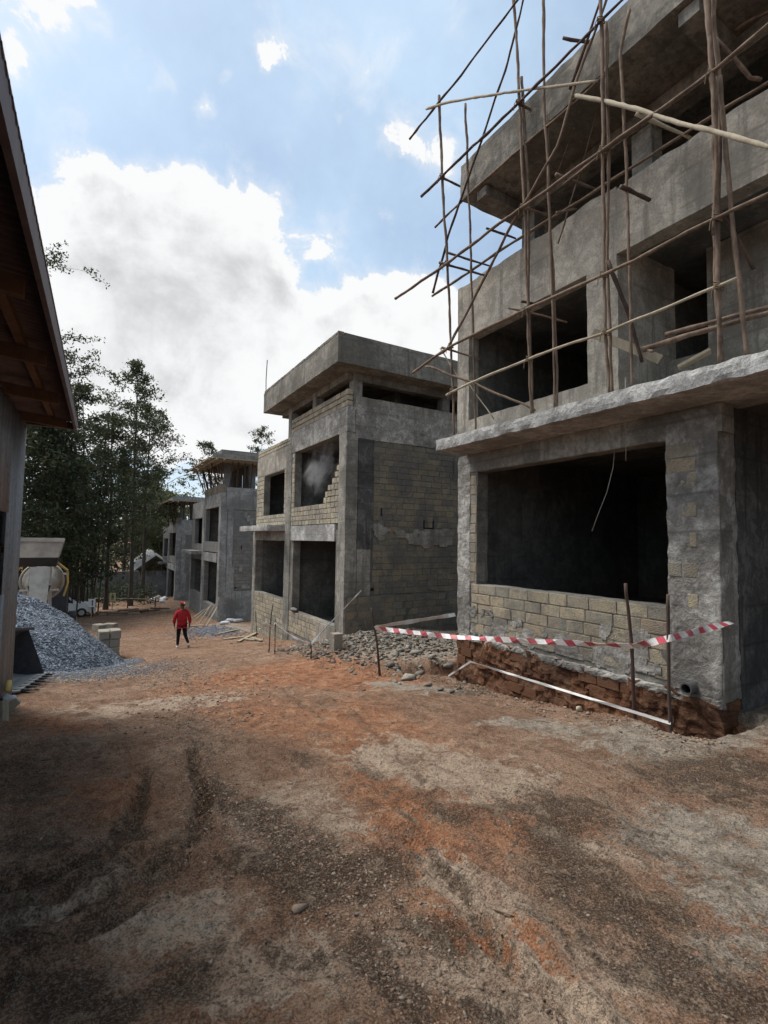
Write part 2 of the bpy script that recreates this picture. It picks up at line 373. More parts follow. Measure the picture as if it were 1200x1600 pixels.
def thing(name, label, cat, loc, group=None):
    o = bpy.data.objects.new(name, None); COL.objects.link(o); o.location = loc; o.empty_display_size = 0.2
    ORG[o] = Vector(loc); return tag(o, label, cat, group)

class B:
    """collects geometry in world coordinates"""
    def __init__(s): s.v = []; s.f = []
    def add(s, v, f):
        k = len(s.v); s.v += [tuple(x) for x in v]; s.f += [tuple(i+k for i in q) for q in f]; return s
    def box(s, x0, x1, y0, y1, z0, z1):
        return s.add([(x, y, z) for z in (z0, z1) for y in (y0, y1) for x in (x0, x1)],
                     [(0, 2, 3, 1), (4, 5, 7, 6), (0, 1, 5, 4), (2, 6, 7, 3), (0, 4, 6, 2), (1, 3, 7, 5)])
    def obox(s, c, ax, ay, az):
        c, ax, ay, az = map(Vector, (c, ax, ay, az))
        return s.add([c+ax*x+ay*y+az*z for z in (-1, 1) for y in (-1, 1) for x in (-1, 1)],
                     [(0, 2, 3, 1), (4, 5, 7, 6), (0, 1, 5, 4), (2, 6, 7, 3), (0, 4, 6, 2), (1, 3, 7, 5)])
    def beam(s, a, b, w_, h):
        a, b = Vector(a), Vector(b); d = (b-a); L = d.length; d /= L
        side = d.cross(Vector((0, 0, 1)));
        if side.length < 1e-3: side = Vector((1, 0, 0))
        side.normalize(); up = side.cross(d)
        return s.obox((a+b)/2, d*L/2, side*w_/2, up*h/2)
    def tube(s, pts, rad, n=8, wob=0.0, cap=True):
        pts = [Vector(p) for p in pts]; rings = []; k0 = len(s.v); V = []
        for i, p in enumerate(pts):
            d = (pts[min(i+1, len(pts)-1)] - pts[max(i-1, 0)]).normalized()
            a = d.orthogonal() if i == 0 else (pa - d*pa.dot(d)); a.normalize(); pa = a; b = d.cross(a)
            r = rad[i] if isinstance(rad, (list, tuple)) else rad
            for j in range(n):
                t = 2*math.pi*j/n; rr = r*(1+wob*rnd.uniform(-1, 1)); V.append(p + (a*math.cos(t)+b*math.sin(t))*rr)
        Fq = [(i*n+j, i*n+(j+1) % n, (i+1)*n+(j+1) % n, (i+1)*n+j) for i in range(len(pts)-1) for j in range(n)]
        if cap: Fq += [tuple(range(n-1, -1, -1)), tuple((len(pts)-1)*n+j for j in range(n))]
        return s.add(V, Fq)
    def obj(s, name, m, parent=None, smooth=False, ):
        return link(name, meshobj(name, s.v, s.f, m, smooth), parent)

def rough_box(x0, x1, y0, y1, z0, z1, step=0.15, amp=0.012, freq=3.0, edge=0.0):
    """box with subdivided faces, pushed in and out by noise"""
    D = {}; V = []; Q = []
    def lin(a, b): n = max(1, int(round((b-a)/step))); return [a+(b-a)*i/n for i in range(n+1)]
    X, Y, Z = lin(x0, x1), lin(y0, y1), lin(z0, z1)
    def vid(x, y, z):
        k = (round(x, 4), round(y, 4), round(z, 4))
        if k not in D:
            p = Vector((x, y, z)); q = p + mn.noise_vector(p*freq)*amp + mn.noise_vector(p*freq*3.7)*amp*0.5
            if edge:
                ne = (abs(x-x0) < 1e-4 or abs(x-x1) < 1e-4) + (abs(y-y0) < 1e-4 or abs(y-y1) < 1e-4) + (abs(z-z0) < 1e-4 or abs(z-z1) < 1e-4)
                if ne >= 2:
                    c = Vector(((x0+x1)/2, (y0+y1)/2, (z0+z1)/2)); d = c-p
                    d = Vector((math.copysign(1, d.x) if abs(x-x0) < 1e-4 or abs(x-x1) < 1e-4 else 0,
                                math.copysign(1, d.y) if abs(y-y0) < 1e-4 or abs(y-y1) < 1e-4 else 0,
                                math.copysign(1, d.z) if abs(z-z0) < 1e-4 or abs(z-z1) < 1e-4 else 0))
                    q = q + d*edge*(0.35+max(0, mn.noise(p*4.1))*1.6)
            D[k] = len(V); V.append(q)
        return D[k]
    def grid(A, Bq, fn, flip):
        for i in range(len(A)-1):
            for j in range(len(Bq)-1):
                q = [vid(*fn(A[i], Bq[j])), vid(*fn(A[i+1], Bq[j])), vid(*fn(A[i+1], Bq[j+1])), vid(*fn(A[i], Bq[j+1]))]
                Q.append(tuple(q[::-1] if flip else q))
    grid(X, Y, lambda a, b: (a, b, z0), True); grid(X, Y, lambda a, b: (a, b, z1), False)
    grid(X, Z, lambda a, b: (a, y0, b), False); grid(X, Z, lambda a, b: (a, y1, b), True)
    grid(Y, Z, lambda a, b: (x0, a, b), True); grid(Y, Z, lambda a, b: (x1, a, b), False)
    return V, Q

def wall(axis, p0, p1, u0, u1, z0, z1, holes=(), step=0.3, amp=0.006, top=None, keep=None):
    """upright wall with real openings. axis 'x': plane at x=p0 (outer) to p1, u runs along y; axis 'y': plane at y=p0, u runs along x"""
    us = {u0, u1}; zs = {z0, z1}
    for a, b, c, d in holes: us |= {a, b}; zs |= {c, d}
    def fill(S):
        S = sorted(S); out = [S[0]]
        for a, b in zip(S, S[1:]):
            if b-a < 1e-5: continue
            n = max(1, int(math.ceil((b-a)/step))); out += [a+(b-a)*i/n for i in range(1, n+1)]
        return out
    U = [u for u in fill(us) if u0-1e-6 <= u <= u1+1e-6]; Z = [z for z in fill(zs) if z0-1e-6 <= z <= z1+1e-6]
    def solid(i, j):
        if i < 0 or j < 0 or i >= len(U)-1 or j >= len(Z)-1: return False
        u, z = (U[i]+U[i+1])/2, (Z[j]+Z[j+1])/2
        return (keep is None or keep(u, z)) and not any(a < u < b and c < z < d for a, b, c, d in holes)
    D = {}; V = []; Q = []
    def vid(i, j, k):
        if (i, j, k) not in D:
            u, z, p = U[i], Z[j], (p0 if k == 0 else p1)
            P = Vector((p, u, z) if axis == 'x' else (u, p, z))
            P = P + mn.noise_vector(P*2.3)*amp + mn.noise_vector(P*9)*amp*0.6
            if top and j == len(Z)-1: P.z += top*mn.noise(P*3.1) - top*0.4
            D[(i, j, k)] = len(V); V.append(P)
        return D[(i, j, k)]
    flip = (axis == 'y')
    def q(*ids): Q.append(tuple(ids[::-1] if flip else ids))
    sg = p1 > p0
    for i in range(len(U)-1):
        for j in range(len(Z)-1):
            if not solid(i, j): continue
            def qq(*ids):
                q(*(ids if sg else ids[::-1]))
            qq(vid(i, j, 0), vid(i, j+1, 0), vid(i+1, j+1, 0), vid(i+1, j, 0))
            qq(vid(i, j, 1), vid(i+1, j, 1), vid(i+1, j+1, 1), vid(i, j+1, 1))
            if not solid(i-1, j): qq(vid(i, j, 0), vid(i, j, 1), vid(i, j+1, 1), vid(i, j+1, 0))
            if not solid(i+1, j): qq(vid(i+1, j, 0), vid(i+1, j+1, 0), vid(i+1, j+1, 1), vid(i+1, j, 1))
            if not solid(i, j-1): qq(vid(i, j, 0), vid(i+1, j, 0), vid(i+1, j, 1), vid(i, j, 1))
            if not solid(i, j+1): qq(vid(i, j+1, 0), vid(i, j+1, 1), vid(i+1, j+1, 1), vid(i+1, j+1, 0))
    return V, Q

def fbm(x, y, z, sc): 
    p = Vector((x, y, z))*sc; return mn.noise(p)+.5*mn.noise(p*2.1)+.3*mn.noise(p*4.3)
def blotch(axis, p, u0, u1, z0, z1, seed, th=.014, lim=0.0, step=.05, soft=.25, sc=1.3):
    """thin ragged coat of mortar thrown over stonework"""
    def keep(u, z):
        e = min((u-u0)/soft, (u1-u)/soft, (z-z0)/soft*1.5, (z1-z)/soft*1.5, 1.0)
        return fbm(u, z, seed, sc)+e*.9-.9 > lim
    return wall(axis, p-th, p+.02, u0, u1, z0, z1, (), step, .008, None, keep)
# unit quarried stones (rough hewn), shared between all courses
def unit_stone(seed):
    bm = bmesh.new(); bmesh.ops.create_cube(bm, size=1.0)
    bmesh.ops.bevel(bm, geom=bm.edges[:], offset=0.055, segments=1, affect='EDGES')
    r = random.Random(seed)
    for v in bm.verts: v.co += Vector((r.uniform(-1, 1)*.018, r.uniform(-1, 1)*.018, r.uniform(-1, 1)*.022))
    me = bpy.data.meshes.new('stone'); bm.to_mesh(me); bm.free(); return me
USTONE = {}
def ustone(m):
    if m not in USTONE:
        USTONE[m] = []
        for k in range(5):
            me = unit_stone(k); me.materials.append(MT[m]); USTONE[m].append(me)
    return rnd.choice(USTONE[m])

class Stones:
    """courses of stones on a wall: the largest in view become parts of their own, the rest one mass"""
    def __init__(s): s.items = []
    def course(s, axis, p, u0, u1, z0, z1, m, holes=(), ch=0.205, ln=0.40, proud=0.012, deep=0.1, skip=0.0, keep=None):
        n = max(1, int(round((z1-z0)/ch))); h = (z1-z0)/n; sgn = -1
        for j in range(n):
            za = z0+j*h; u = u0 - (0 if j % 2 else rnd.uniform(0.15, 0.25))
            while u < u1-0.02:
                L = ln*rnd.uniform(0.78, 1.22); a, b = max(u, u0), min(u+L, u1); u += L
                if u1-u < 0.12: b = u1; u = u1
                if b-a < 0.06: continue
                if any(a < d and b > c and za < f-0.02 and za+h > e+0.02 for c, d, e, f in holes): 
                    ok = True
                    for c, d, e, f in holes:
                        if za < f-0.02 and za+h > e+0.02:
                            if a < c < b and c-a > 0.07: b = min(b, c)
                            elif a < d < b and b-d > 0.07: a = max(a, d)
                            elif a < d and b > c: ok = False
                    if not ok or b-a < 0.06: continue
                if rnd.random() < skip or (keep and not keep((a+b)/2, za+h/2)): continue
                g = rnd.uniform(.004, .009) if m != 'stone_front' else rnd.uniform(.009, .017); pr = proud+rnd.uniform(-.005, .005)
                c = ((p-pr+deep/2), (a+b)/2, za+h/2) if axis == 'x' else ((a+b)/2, p-pr+deep/2, za+h/2)
                sz = (deep, b-a-2*g, h-2*g) if axis == 'x' else (b-a-2*g, deep, h-2*g)
                s.items.append((c, sz, m))
    def build(s, parent, name='stone', limit=298):
        def area(it):
            c, sz, m = it; d = (Vector(c)-CAM).dot(fwd); k = 1.0 if sz[0] < sz[1] else 0.6
            vis = 1.0 if (c[1] < 60 and c[0] < 11.7 and d > 1) else 0.0
            return vis*k*max(sz[0], sz[1])*sz[2]/max(1, d)**2
        it = sorted(s.items, key=area, reverse=True)
        for c, sz, m in it[:limit]:
            o = link(name, ustone(m), parent); o.location = c; o.scale = sz
            o.rotation_euler = (rnd.uniform(-.012, .012), rnd.uniform(-.012, .012), rnd.uniform(-.015, .015))
        rest = {}
        for c, sz, m in it[limit:]:
            rest.setdefault(m, B()).box(c[0]-sz[0]/2, c[0]+sz[0]/2, c[1]-sz[1]/2, c[1]+sz[1]/2, c[2]-sz[2]/2, c[2]+sz[2]/2)
        for m, b in rest.items():
            o = b.obj('stonework', m, parent); o['kind'] = 'stuff'

def smooth(a, b, x):
    t = np.clip((np.asarray(x, float)-a)/(b-a), 0, 1); return t*t*(3-2*t)

# ------------------------------------------------------------------ ground
PY = [-400, -30, -5, 0, 3, 6, 8, 11, 14, 17, 20, 24, 30, 38, 50, 70, 200, 1000, 4000]
PZ = [0.4, 0.2, 0.05, 0, -.12, -.42, -.70, -1.15, -1.58, -2.08, -2.58, -2.95, -3.45, -3.85, -4.2, -4.6, -5.5, -9, -20]
def seg_dist(x, y, pts):
    d = np.full(np.shape(x), 1e9)
    for (ax, ay), (bx, by) in zip(pts, pts[1:]):
        dx, dy = bx-ax, by-ay; t = np.clip(((x-ax)*dx+(y-ay)*dy)/(dx*dx+dy*dy+1e-9), 0, 1)
        d = np.minimum(d, np.hypot(x-ax-t*dx, y-ay-t*dy))
    return d
def zbase(x, y):
    x = np.asarray(x, float); y = np.asarray(y, float)
    z = np.interp(y, PY, PZ)
    z = z - 0.055*np.clip(x, 0, 8)*(1-smooth(5, 13, y))*smooth(-6, 1, y)
    z = z + 0.35*smooth(0.5, -1.5, x)*smooth(2, 9, y)*smooth(40, 9, y)*0.5
    # rubble bank between the two nearest houses
    z = z + 0.38*np.exp(-(((x-6.6)/2.0)**2+((y-11.2)/1.7)**2)) + 0.2*np.exp(-(((x-8.5)/2.0)**2+((y-12.6)/1.2)**2))
    return z
def trench(x, y):
    e = 5.62 + 0.10*np.sin(y*2.1) + 0.07*np.sin(y*5.3+1)
    d = smooth(e-0.12, e+0.22, x)*smooth(7.4, 7.1, x)*smooth(2.75, 3.2, y)*smooth(8.9, 8.2, y)
    p = np.exp(-((np.clip(np.abs(x-6.25)-.35, 0, 9)/0.35)**2+(np.clip(np.abs(y-16.4)-1.3, 0, 9)/0.5)**2))     # pit by the second house
    q = np.exp(-(((x-5.2)/.45)**2+((y-8.3)/.5)**2))
    return 0.62*d + 0.5*p + 0.25*q
def zg(x, y): return float(zbase(x, y)-trench(x, y))
def ground_hit(px, py, flat=False):
    d = ray(px, py); t = 1.0; last = 0
    fn = (lambda x, y: float(zbase(x, y))) if flat else zg
    while t < 400:
        p = CAM+d*t
        if p.z < fn(p.x, p.y): break
        last = t; t *= 1.02
    a, b = last, t
    for _ in range(30):
        m = (a+b)/2; p = CAM+d*m
        if p.z < fn(p.x, p.y): b = m
        else: a = m
    return CAM+d*b
def gpts(pp): return [tuple(ground_hit(*p, flat=True)[:2]) for p in pp]
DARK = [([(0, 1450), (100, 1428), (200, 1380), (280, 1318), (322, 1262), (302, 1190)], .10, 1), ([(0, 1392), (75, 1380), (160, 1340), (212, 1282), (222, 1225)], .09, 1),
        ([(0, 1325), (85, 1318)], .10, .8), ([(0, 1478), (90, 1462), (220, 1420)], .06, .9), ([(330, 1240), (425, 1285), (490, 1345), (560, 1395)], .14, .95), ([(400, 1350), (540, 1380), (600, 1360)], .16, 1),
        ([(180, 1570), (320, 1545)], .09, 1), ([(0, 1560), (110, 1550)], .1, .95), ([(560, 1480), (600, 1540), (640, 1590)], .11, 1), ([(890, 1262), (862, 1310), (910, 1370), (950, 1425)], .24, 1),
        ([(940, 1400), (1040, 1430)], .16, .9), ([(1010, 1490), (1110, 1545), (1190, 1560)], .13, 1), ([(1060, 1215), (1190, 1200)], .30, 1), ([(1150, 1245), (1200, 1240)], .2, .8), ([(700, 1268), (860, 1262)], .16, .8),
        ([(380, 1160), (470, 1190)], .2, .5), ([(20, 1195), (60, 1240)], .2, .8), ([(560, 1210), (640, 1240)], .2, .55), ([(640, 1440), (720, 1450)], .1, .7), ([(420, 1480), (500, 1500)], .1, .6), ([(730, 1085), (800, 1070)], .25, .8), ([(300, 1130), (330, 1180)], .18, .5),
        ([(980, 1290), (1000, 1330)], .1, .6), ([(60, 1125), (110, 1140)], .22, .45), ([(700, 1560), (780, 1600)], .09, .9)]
REDS = [([(520, 1120), (620, 1260), (720, 1400), (800, 1500)], .22, .95), ([(400, 1060), (480, 1045), (540, 1060)], .8, 1.3), ([(560, 1100), (700, 1200), (800, 1300)], .35, .8), ([(740, 1440), (800, 1440)], .14, .8), ([(880, 1275), (920, 1290)], .12, .8), ([(300, 1080), (420, 1120), (600, 1140)], .6, .75),  # strongest stroke paints the sunlit orange patch of road into the soil colour
        ([(60, 1125), (110, 1140)], .25, 1.0), ([(100, 1230), (200, 1250)], .25, .75), ([(600, 1310), (700, 1400)], .15, .7), ([(230, 985), (330, 985)], 1.0, .6), ([(760, 1075), (1000, 1120)], .2, .8)]
PALE = [([(620, 1180), (760, 1220)], .35, .9), ([(700, 1370), (760, 1395)], .14, 1), ([(820, 1560), (900, 1590)], .16, 1), ([(240, 1445), (330, 1440)], .13, .9), ([(850, 1300), (960, 1330)], .08, .9), ([(170, 1110), (330, 1090)], .35, .7), ([(160, 1385), (220, 1365)], .05, 1), ([(20, 1420), (140, 1400)], .05, .9),
        ([(370, 1530), (460, 1500)], .13, .9), ([(660, 1500), (760, 1520)], .12, .9), ([(920, 1480), (980, 1500)], .12, .7), ([(360, 1250), (420, 1330)], .08, .7), ([(450, 1240), (520, 1280)], .2, .7)]
GREY = [([(1000, 1160), (1200, 1110)], .4, 1.1), ([(1100, 1300), (1200, 1400)], .3, 1), ([(800, 1130), (980, 1150)], .25, .9), ([(990, 1300), (1100, 1350)], .15, .9), ([(250, 1440), (320, 1450)], .1, .35), ([(640, 1000), (700, 990)], 1.0, 1.2), ([(600, 1070), (720, 1080)], .25, .9), ([(80, 1060), (180, 1045)], .5, .9), ([(350, 975), (390, 985)], .6, .8), ([(1120, 1500), (1200, 1470)], .12, .7)]
def offs(pp, dy): return [(x, y+dy*(y-900)/500) for x, y in pp]
T1, T2 = DARK[0][0], DARK[1][0]
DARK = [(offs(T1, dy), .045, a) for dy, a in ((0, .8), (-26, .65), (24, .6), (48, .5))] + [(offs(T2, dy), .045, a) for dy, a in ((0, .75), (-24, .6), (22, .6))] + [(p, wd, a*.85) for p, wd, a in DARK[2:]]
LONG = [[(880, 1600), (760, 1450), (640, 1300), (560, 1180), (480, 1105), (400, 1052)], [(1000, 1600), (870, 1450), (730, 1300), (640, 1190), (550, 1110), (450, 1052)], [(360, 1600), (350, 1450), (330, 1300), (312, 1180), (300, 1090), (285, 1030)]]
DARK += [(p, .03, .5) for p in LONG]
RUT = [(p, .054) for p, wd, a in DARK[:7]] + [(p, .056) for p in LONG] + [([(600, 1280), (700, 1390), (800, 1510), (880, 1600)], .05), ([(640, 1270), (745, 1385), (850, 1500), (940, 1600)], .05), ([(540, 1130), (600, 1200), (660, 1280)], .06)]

def axis_pts(spec):
    out = [spec[0][0]]
    for a, b, s in spec:
        n = max(1, int(round((b-a)/s))); out += [a+(b-a)*i/n for i in range(1, n+1)]
    return out
def grow(a, b, s, k):
    out = []; x = a
    while x < b: s *= k; x = min(b, x+s); out.append(x)
    return out
gx = axis_pts([(-8, -2, .3), (-2, -.8, .06), (-.8, 4.2, .03), (4.2, 7.6, .045), (7.6, 12, .15)])
gx = [-v for v in grow(8, 3000, .4, 1.35)][::-1] + gx + grow(12, 3000, .3, 1.35)
gy = axis_pts([(-6, 0.2, .3), (0.2, 4.2, .03), (4.2, 5.5, .042), (5.5, 9.5, .06), (9.5, 18, .11), (18, 34, .3)])
gy = [-v for v in grow(6, 400, .5, 1.4)][::-1] + gy + grow(34, 3800, .4, 1.25)
GXm, GYm = np.meshgrid(np.array(gx), np.array(gy))
fx, fy = GXm.ravel(), GYm.ravel()
nz = np.zeros(len(fx)); wx = np.zeros(len(fx)); wy = np.zeros(len(fx))
near = (fx > -6) & (fx < 12) & (fy > -2) & (fy < 34)
for i in np.nonzero(near)[0]:
    p = Vector((fx[i], fy[i], 0))
    a = mn.noise(p*0.9); b = mn.noise(p*2.7+Vector((5, 1, 0))); c = mn.noise(p*7.5); d = mn.noise(p*17)
    nz[i] = 0.028*a + 0.022*b + 0.017*c*(1+b) + 0.012*d*(1+.8*b) + (0.007*mn.noise(p*34) if p.y < 5.5 else 0)
    v = mn.noise_vector(p*2.2); u = mn.noise_vector(p*6.5); wx[i] = v.x*.09 + u.x*.035; wy[i] = v.y*.09 + u.y*.035
fz = zbase(fx, fy) - trench(fx, fy)*(1+0.25*np.sin(fx*9)*np.sin(fy*7)) + nz
for pts, wd in RUT:
    d = seg_dist(fx+wx*(.5 if wd < .055 else 1.2), fy+wy*(.5 if wd < .055 else 1.2), gpts(pts)); kk = 1.0 if wd < .055 else .5*np.clip(.6+20*nz, 0, 1.3)
    fz = fz - 0.030*kk*np.exp(-(d/(wd*.8))**2)*(1+.4*np.sin((fx+fy*.7)*46)) + 0.022*kk*np.exp(-((d-wd*1.5)/(wd*.5))**2)
tm = trench(fx, fy); fz = fz + np.where(tm > .08, nz*2.2, 0)
def layer(L, soft=1.7):
    o = np.zeros(len(fx))
    for pts, wd, amt in L:
        d = seg_dist(fx+wx*1.3, fy+wy*1.3, gpts(pts)); o = np.maximum(o, amt*np.exp(-(d/(wd*soft))**2))
    return np.clip(o, 0, 1.2)
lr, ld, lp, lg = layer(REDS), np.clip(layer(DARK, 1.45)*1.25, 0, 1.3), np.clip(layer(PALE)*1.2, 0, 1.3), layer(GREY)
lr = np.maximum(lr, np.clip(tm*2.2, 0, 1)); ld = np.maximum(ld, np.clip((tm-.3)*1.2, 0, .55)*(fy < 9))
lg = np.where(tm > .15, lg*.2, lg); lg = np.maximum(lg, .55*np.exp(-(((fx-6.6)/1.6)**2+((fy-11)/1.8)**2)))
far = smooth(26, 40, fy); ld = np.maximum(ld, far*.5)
nyr, nxr = len(gy), len(gx)
idx = np.arange(nyr*nxr).reshape(nyr, nxr)
gf = np.stack([idx[:-1, :-1], idx[:-1, 1:], idx[1:, 1:], idx[1:, :-1]], -1).reshape(-1, 4)
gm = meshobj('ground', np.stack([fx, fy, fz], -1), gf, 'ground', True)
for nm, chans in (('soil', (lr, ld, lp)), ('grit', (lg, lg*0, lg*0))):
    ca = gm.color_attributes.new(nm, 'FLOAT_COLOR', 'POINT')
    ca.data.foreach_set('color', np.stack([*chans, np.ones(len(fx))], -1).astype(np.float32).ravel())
ground = tag(link('ground', gm), 'bare red and grey trampled earth of the site road', None, kind='structure')

# ------------------------------------------------------------------ loose stones
def ico(sub=1):
    bm = bmesh.new(); bmesh.ops.create_icosphere(bm, subdivisions=sub, radius=1.0)
    v = np.array([x.co[:] for x in bm.verts]); f = np.array([[q.index for q in x.verts] for x in bm.faces]); bm.free(); return v, f
ICOV, ICOF = ico(1); ICO2V, ICO2F = ico(2)
OCTV = np.array([(1, 0, 0), (-1, 0, 0), (0, 1, 0), (0, -1, 0), (0, 0, 1), (0, 0, -1)], float)
OCTF = np.array([(0, 2, 4), (2, 1, 4), (1, 3, 4), (3, 0, 4), (2, 0, 5), (1, 2, 5), (3, 1, 5), (0, 3, 5)])
nrng = np.random.default_rng(11)
BOXV = np.array([(x, y, z) for z in (-.75, .75) for y in (-.8, .8) for x in (-.85, .85)]); BOXF = np.array([(0, 2, 3), (0, 3, 1), (4, 5, 7), (4, 7, 6), (0, 1, 5), (0, 5, 4), (2, 6, 7), (2, 7, 3), (0, 4, 6), (0, 6, 2), (1, 3, 7), (1, 7, 5)])
def hull(seed, n=12):
    r = random.Random(seed); bm = bmesh.new()
    for _ in range(n):
        v = Vector((r.gauss(0, 1), r.gauss(0, 1), r.gauss(0, 1))).normalized()*r.uniform(.75, 1.1); bm.verts.new((v.x*1.1, v.y*.9, v.z*.8))
    o = bmesh.ops.convex_hull(bm, input=bm.verts[:])
    bmesh.ops.delete(bm, geom=[g_ for g_ in o['geom_interior'] if isinstance(g_, bmesh.types.BMVert)], context='VERTS')
    bmesh.ops.triangulate(bm, faces=bm.faces[:]); bmesh.ops.recalc_face_normals(bm, faces=bm.faces[:]); bm.verts.index_update()
    v = np.array([x.co[:] for x in bm.verts]); f = np.array([[q.index for q in x.verts] for x in bm.faces]); bm.free(); return v, f
HULLS = [hull(k, 9+k % 4) for k in range(8)]
def scatter(name, P, R, m, base=None, flat=0.65, label=None, jit=0.12):
    n = len(P); sel = nrng.integers(0, len(HULLS), n); AV, AF, off = [], [], 0
    for k, (V, Fc) in enumerate(HULLS):
        q_ = sel == k
        if not q_.any(): continue
        W, fc = _scatter(P[q_], R[q_], V, Fc, flat, jit); AV.append(W); AF.append(fc+off); off += len(W)
    return link(name, meshobj(name, np.concatenate(AV), np.concatenate(AF), m))
def _scatter(P, R, V, Fc, flat, jit):
    n = len(P)
    S = np.stack([R*nrng.uniform(.7, 1.3, n), R*nrng.uniform(.6, 1.1, n), R*flat*nrng.uniform(.6, 1.2, n)], -1)
    a = nrng.uniform(0, 6.28, n); t = nrng.uniform(-.5, .5, n)
    vv = V[None]*(1+nrng.uniform(-jit, jit, (n, len(V), 1))) * S[:, None, :]
    x = vv[..., 0]; z = vv[..., 2]; ct, st = np.cos(t)[:, None], np.sin(t)[:, None]
    x, z = x*ct+z*st, -x*st+z*ct
    ca, sa = np.cos(a)[:, None], np.sin(a)[:, None]; y = vv[..., 1]
    x, y = x*ca-y*sa, x*sa+y*ca
    W = np.stack([x, y, z], -1)+P[:, None, :]
    fc = (Fc[None]+(np.arange(n)*len(V))[:, None, None]).reshape(-1, Fc.shape[1])
    return W.reshape(-1, 3), fc
def gheight(x, y):
    gxa, gya = np.array(gx), np.array(gy); i = np.clip(np.searchsorted(gxa, x)-1, 0, nxr-2); j = np.clip(np.searchsorted(gya, y)-1, 0, nyr-2)
    Z = fz.reshape(nyr, nxr); tx = (x-gxa[i])/(gxa[i+1]-gxa[i]); ty = (y-gya[j])/(gya[j+1]-gya[j])
    return (Z[j, i]*(1-tx)+Z[j, i+1]*tx)*(1-ty)+(Z[j+1, i]*(1-tx)+Z[j+1, i+1]*tx)*ty
def gat(x, y): return float(gheight(np.array([x]), np.array([y]))[0])
def dens_at(x, y, L):
    gxa, gya = np.array(gx), np.array(gy); i = np.clip(np.searchsorted(gxa, x), 0, nxr-1); j = np.clip(np.searchsorted(gya, y), 0, nyr-1); return L.reshape(nyr, nxr)[j, i]
def strew(n, x0, x1, y0, y1, rmin, rmax, L=None, pw=2.2, lo=0.12):
    x = nrng.uniform(x0, x1, n); y = y0*(y1/y0)**nrng.uniform(0, 1, n)**.85
    if L is not None:
        k = nrng.uniform(0, 1, n) < np.clip(dens_at(x, y, L)+lo, 0, 1); x, y = x[k], y[k]
    r = rmin*(rmax/rmin)**(nrng.uniform(0, 1, len(x))**pw)
    return np.stack([x, y, gheight(x, y)-r*.1], -1), r
P, R = strew(26000, -1.8, 7, .6, 22, .002, .016, None, 3.6)
k_ = (trench(P[:, 0], P[:, 1]) < .1); P, R = P[k_], R[k_]
tag(scatter('pebbles', P, R, 'pebble', (BOXV, BOXF), .55, jit=.4), 'small pale pebbles scattered over the earth road', 'pebbles', kind='stuff')
P, R = strew(46000, -1.6, 7, .6, 9, .003, .014, ld, 2.8, .0)
tag(scatter('soil_crumbs', P, R, 'pebdark', (OCTV, OCTF), .8), 'dark crumbs of damp soil in the tyre tracks', 'soil', kind='stuff')
# trail of small stones through the near ground
tp = gpts([(285, 1120), (312, 1200), (330, 1262), (425, 1290), (500, 1350), (580, 1400), (640, 1510), (700, 1590)])
cumL = np.cumsum([0]+[math.dist(a_, b_) for a_, b_ in zip(tp, tp[1:])]); u_ = nrng.uniform(0, cumL[-1], 9000)
x = np.interp(u_, cumL, [q[0] for q in tp])+nrng.normal(0, .16, 9000); y = np.interp(u_, cumL, [q[1] for q in tp])+nrng.normal(0, .16, 9000); r = .0028*(6)**(nrng.uniform(0, 1, 9000)**2.2)
tag(scatter('stone_trail', np.stack([x, y, gheight(x, y)], -1), r, 'pebble'), 'trail of fine stones through the churned near ground', 'stones', kind='stuff')
# stony middle of the road ahead
q = gpts([(290, 1150), (330, 1090), (270, 1045)])
x = nrng.normal(0, .55, 4200); y = nrng.uniform(5.6, 15, 4200); cxr = np.interp(y, [q[0][1], q[1][1], q[2][1]], [q[0][0], q[1][0], q[2][0]])
x = x+cxr; r = .006*(5)**(nrng.uniform(0, 1, 4200)**2.6)
tag(scatter('road_stones', np.stack([x, y, gheight(x, y)+r*.2], -1), r, 'pebble', (BOXV, BOXF), .55, jit=.4), 'stony ridge of small stones along the middle of the road', 'stones', kind='stuff')

# ------------------------------------------------------------------ houses under construction
def V3(m_, parent, name, VQ, smooth_=False): return link(name, meshobj(name, VQ[0], VQ[1], m_, smooth_), parent)

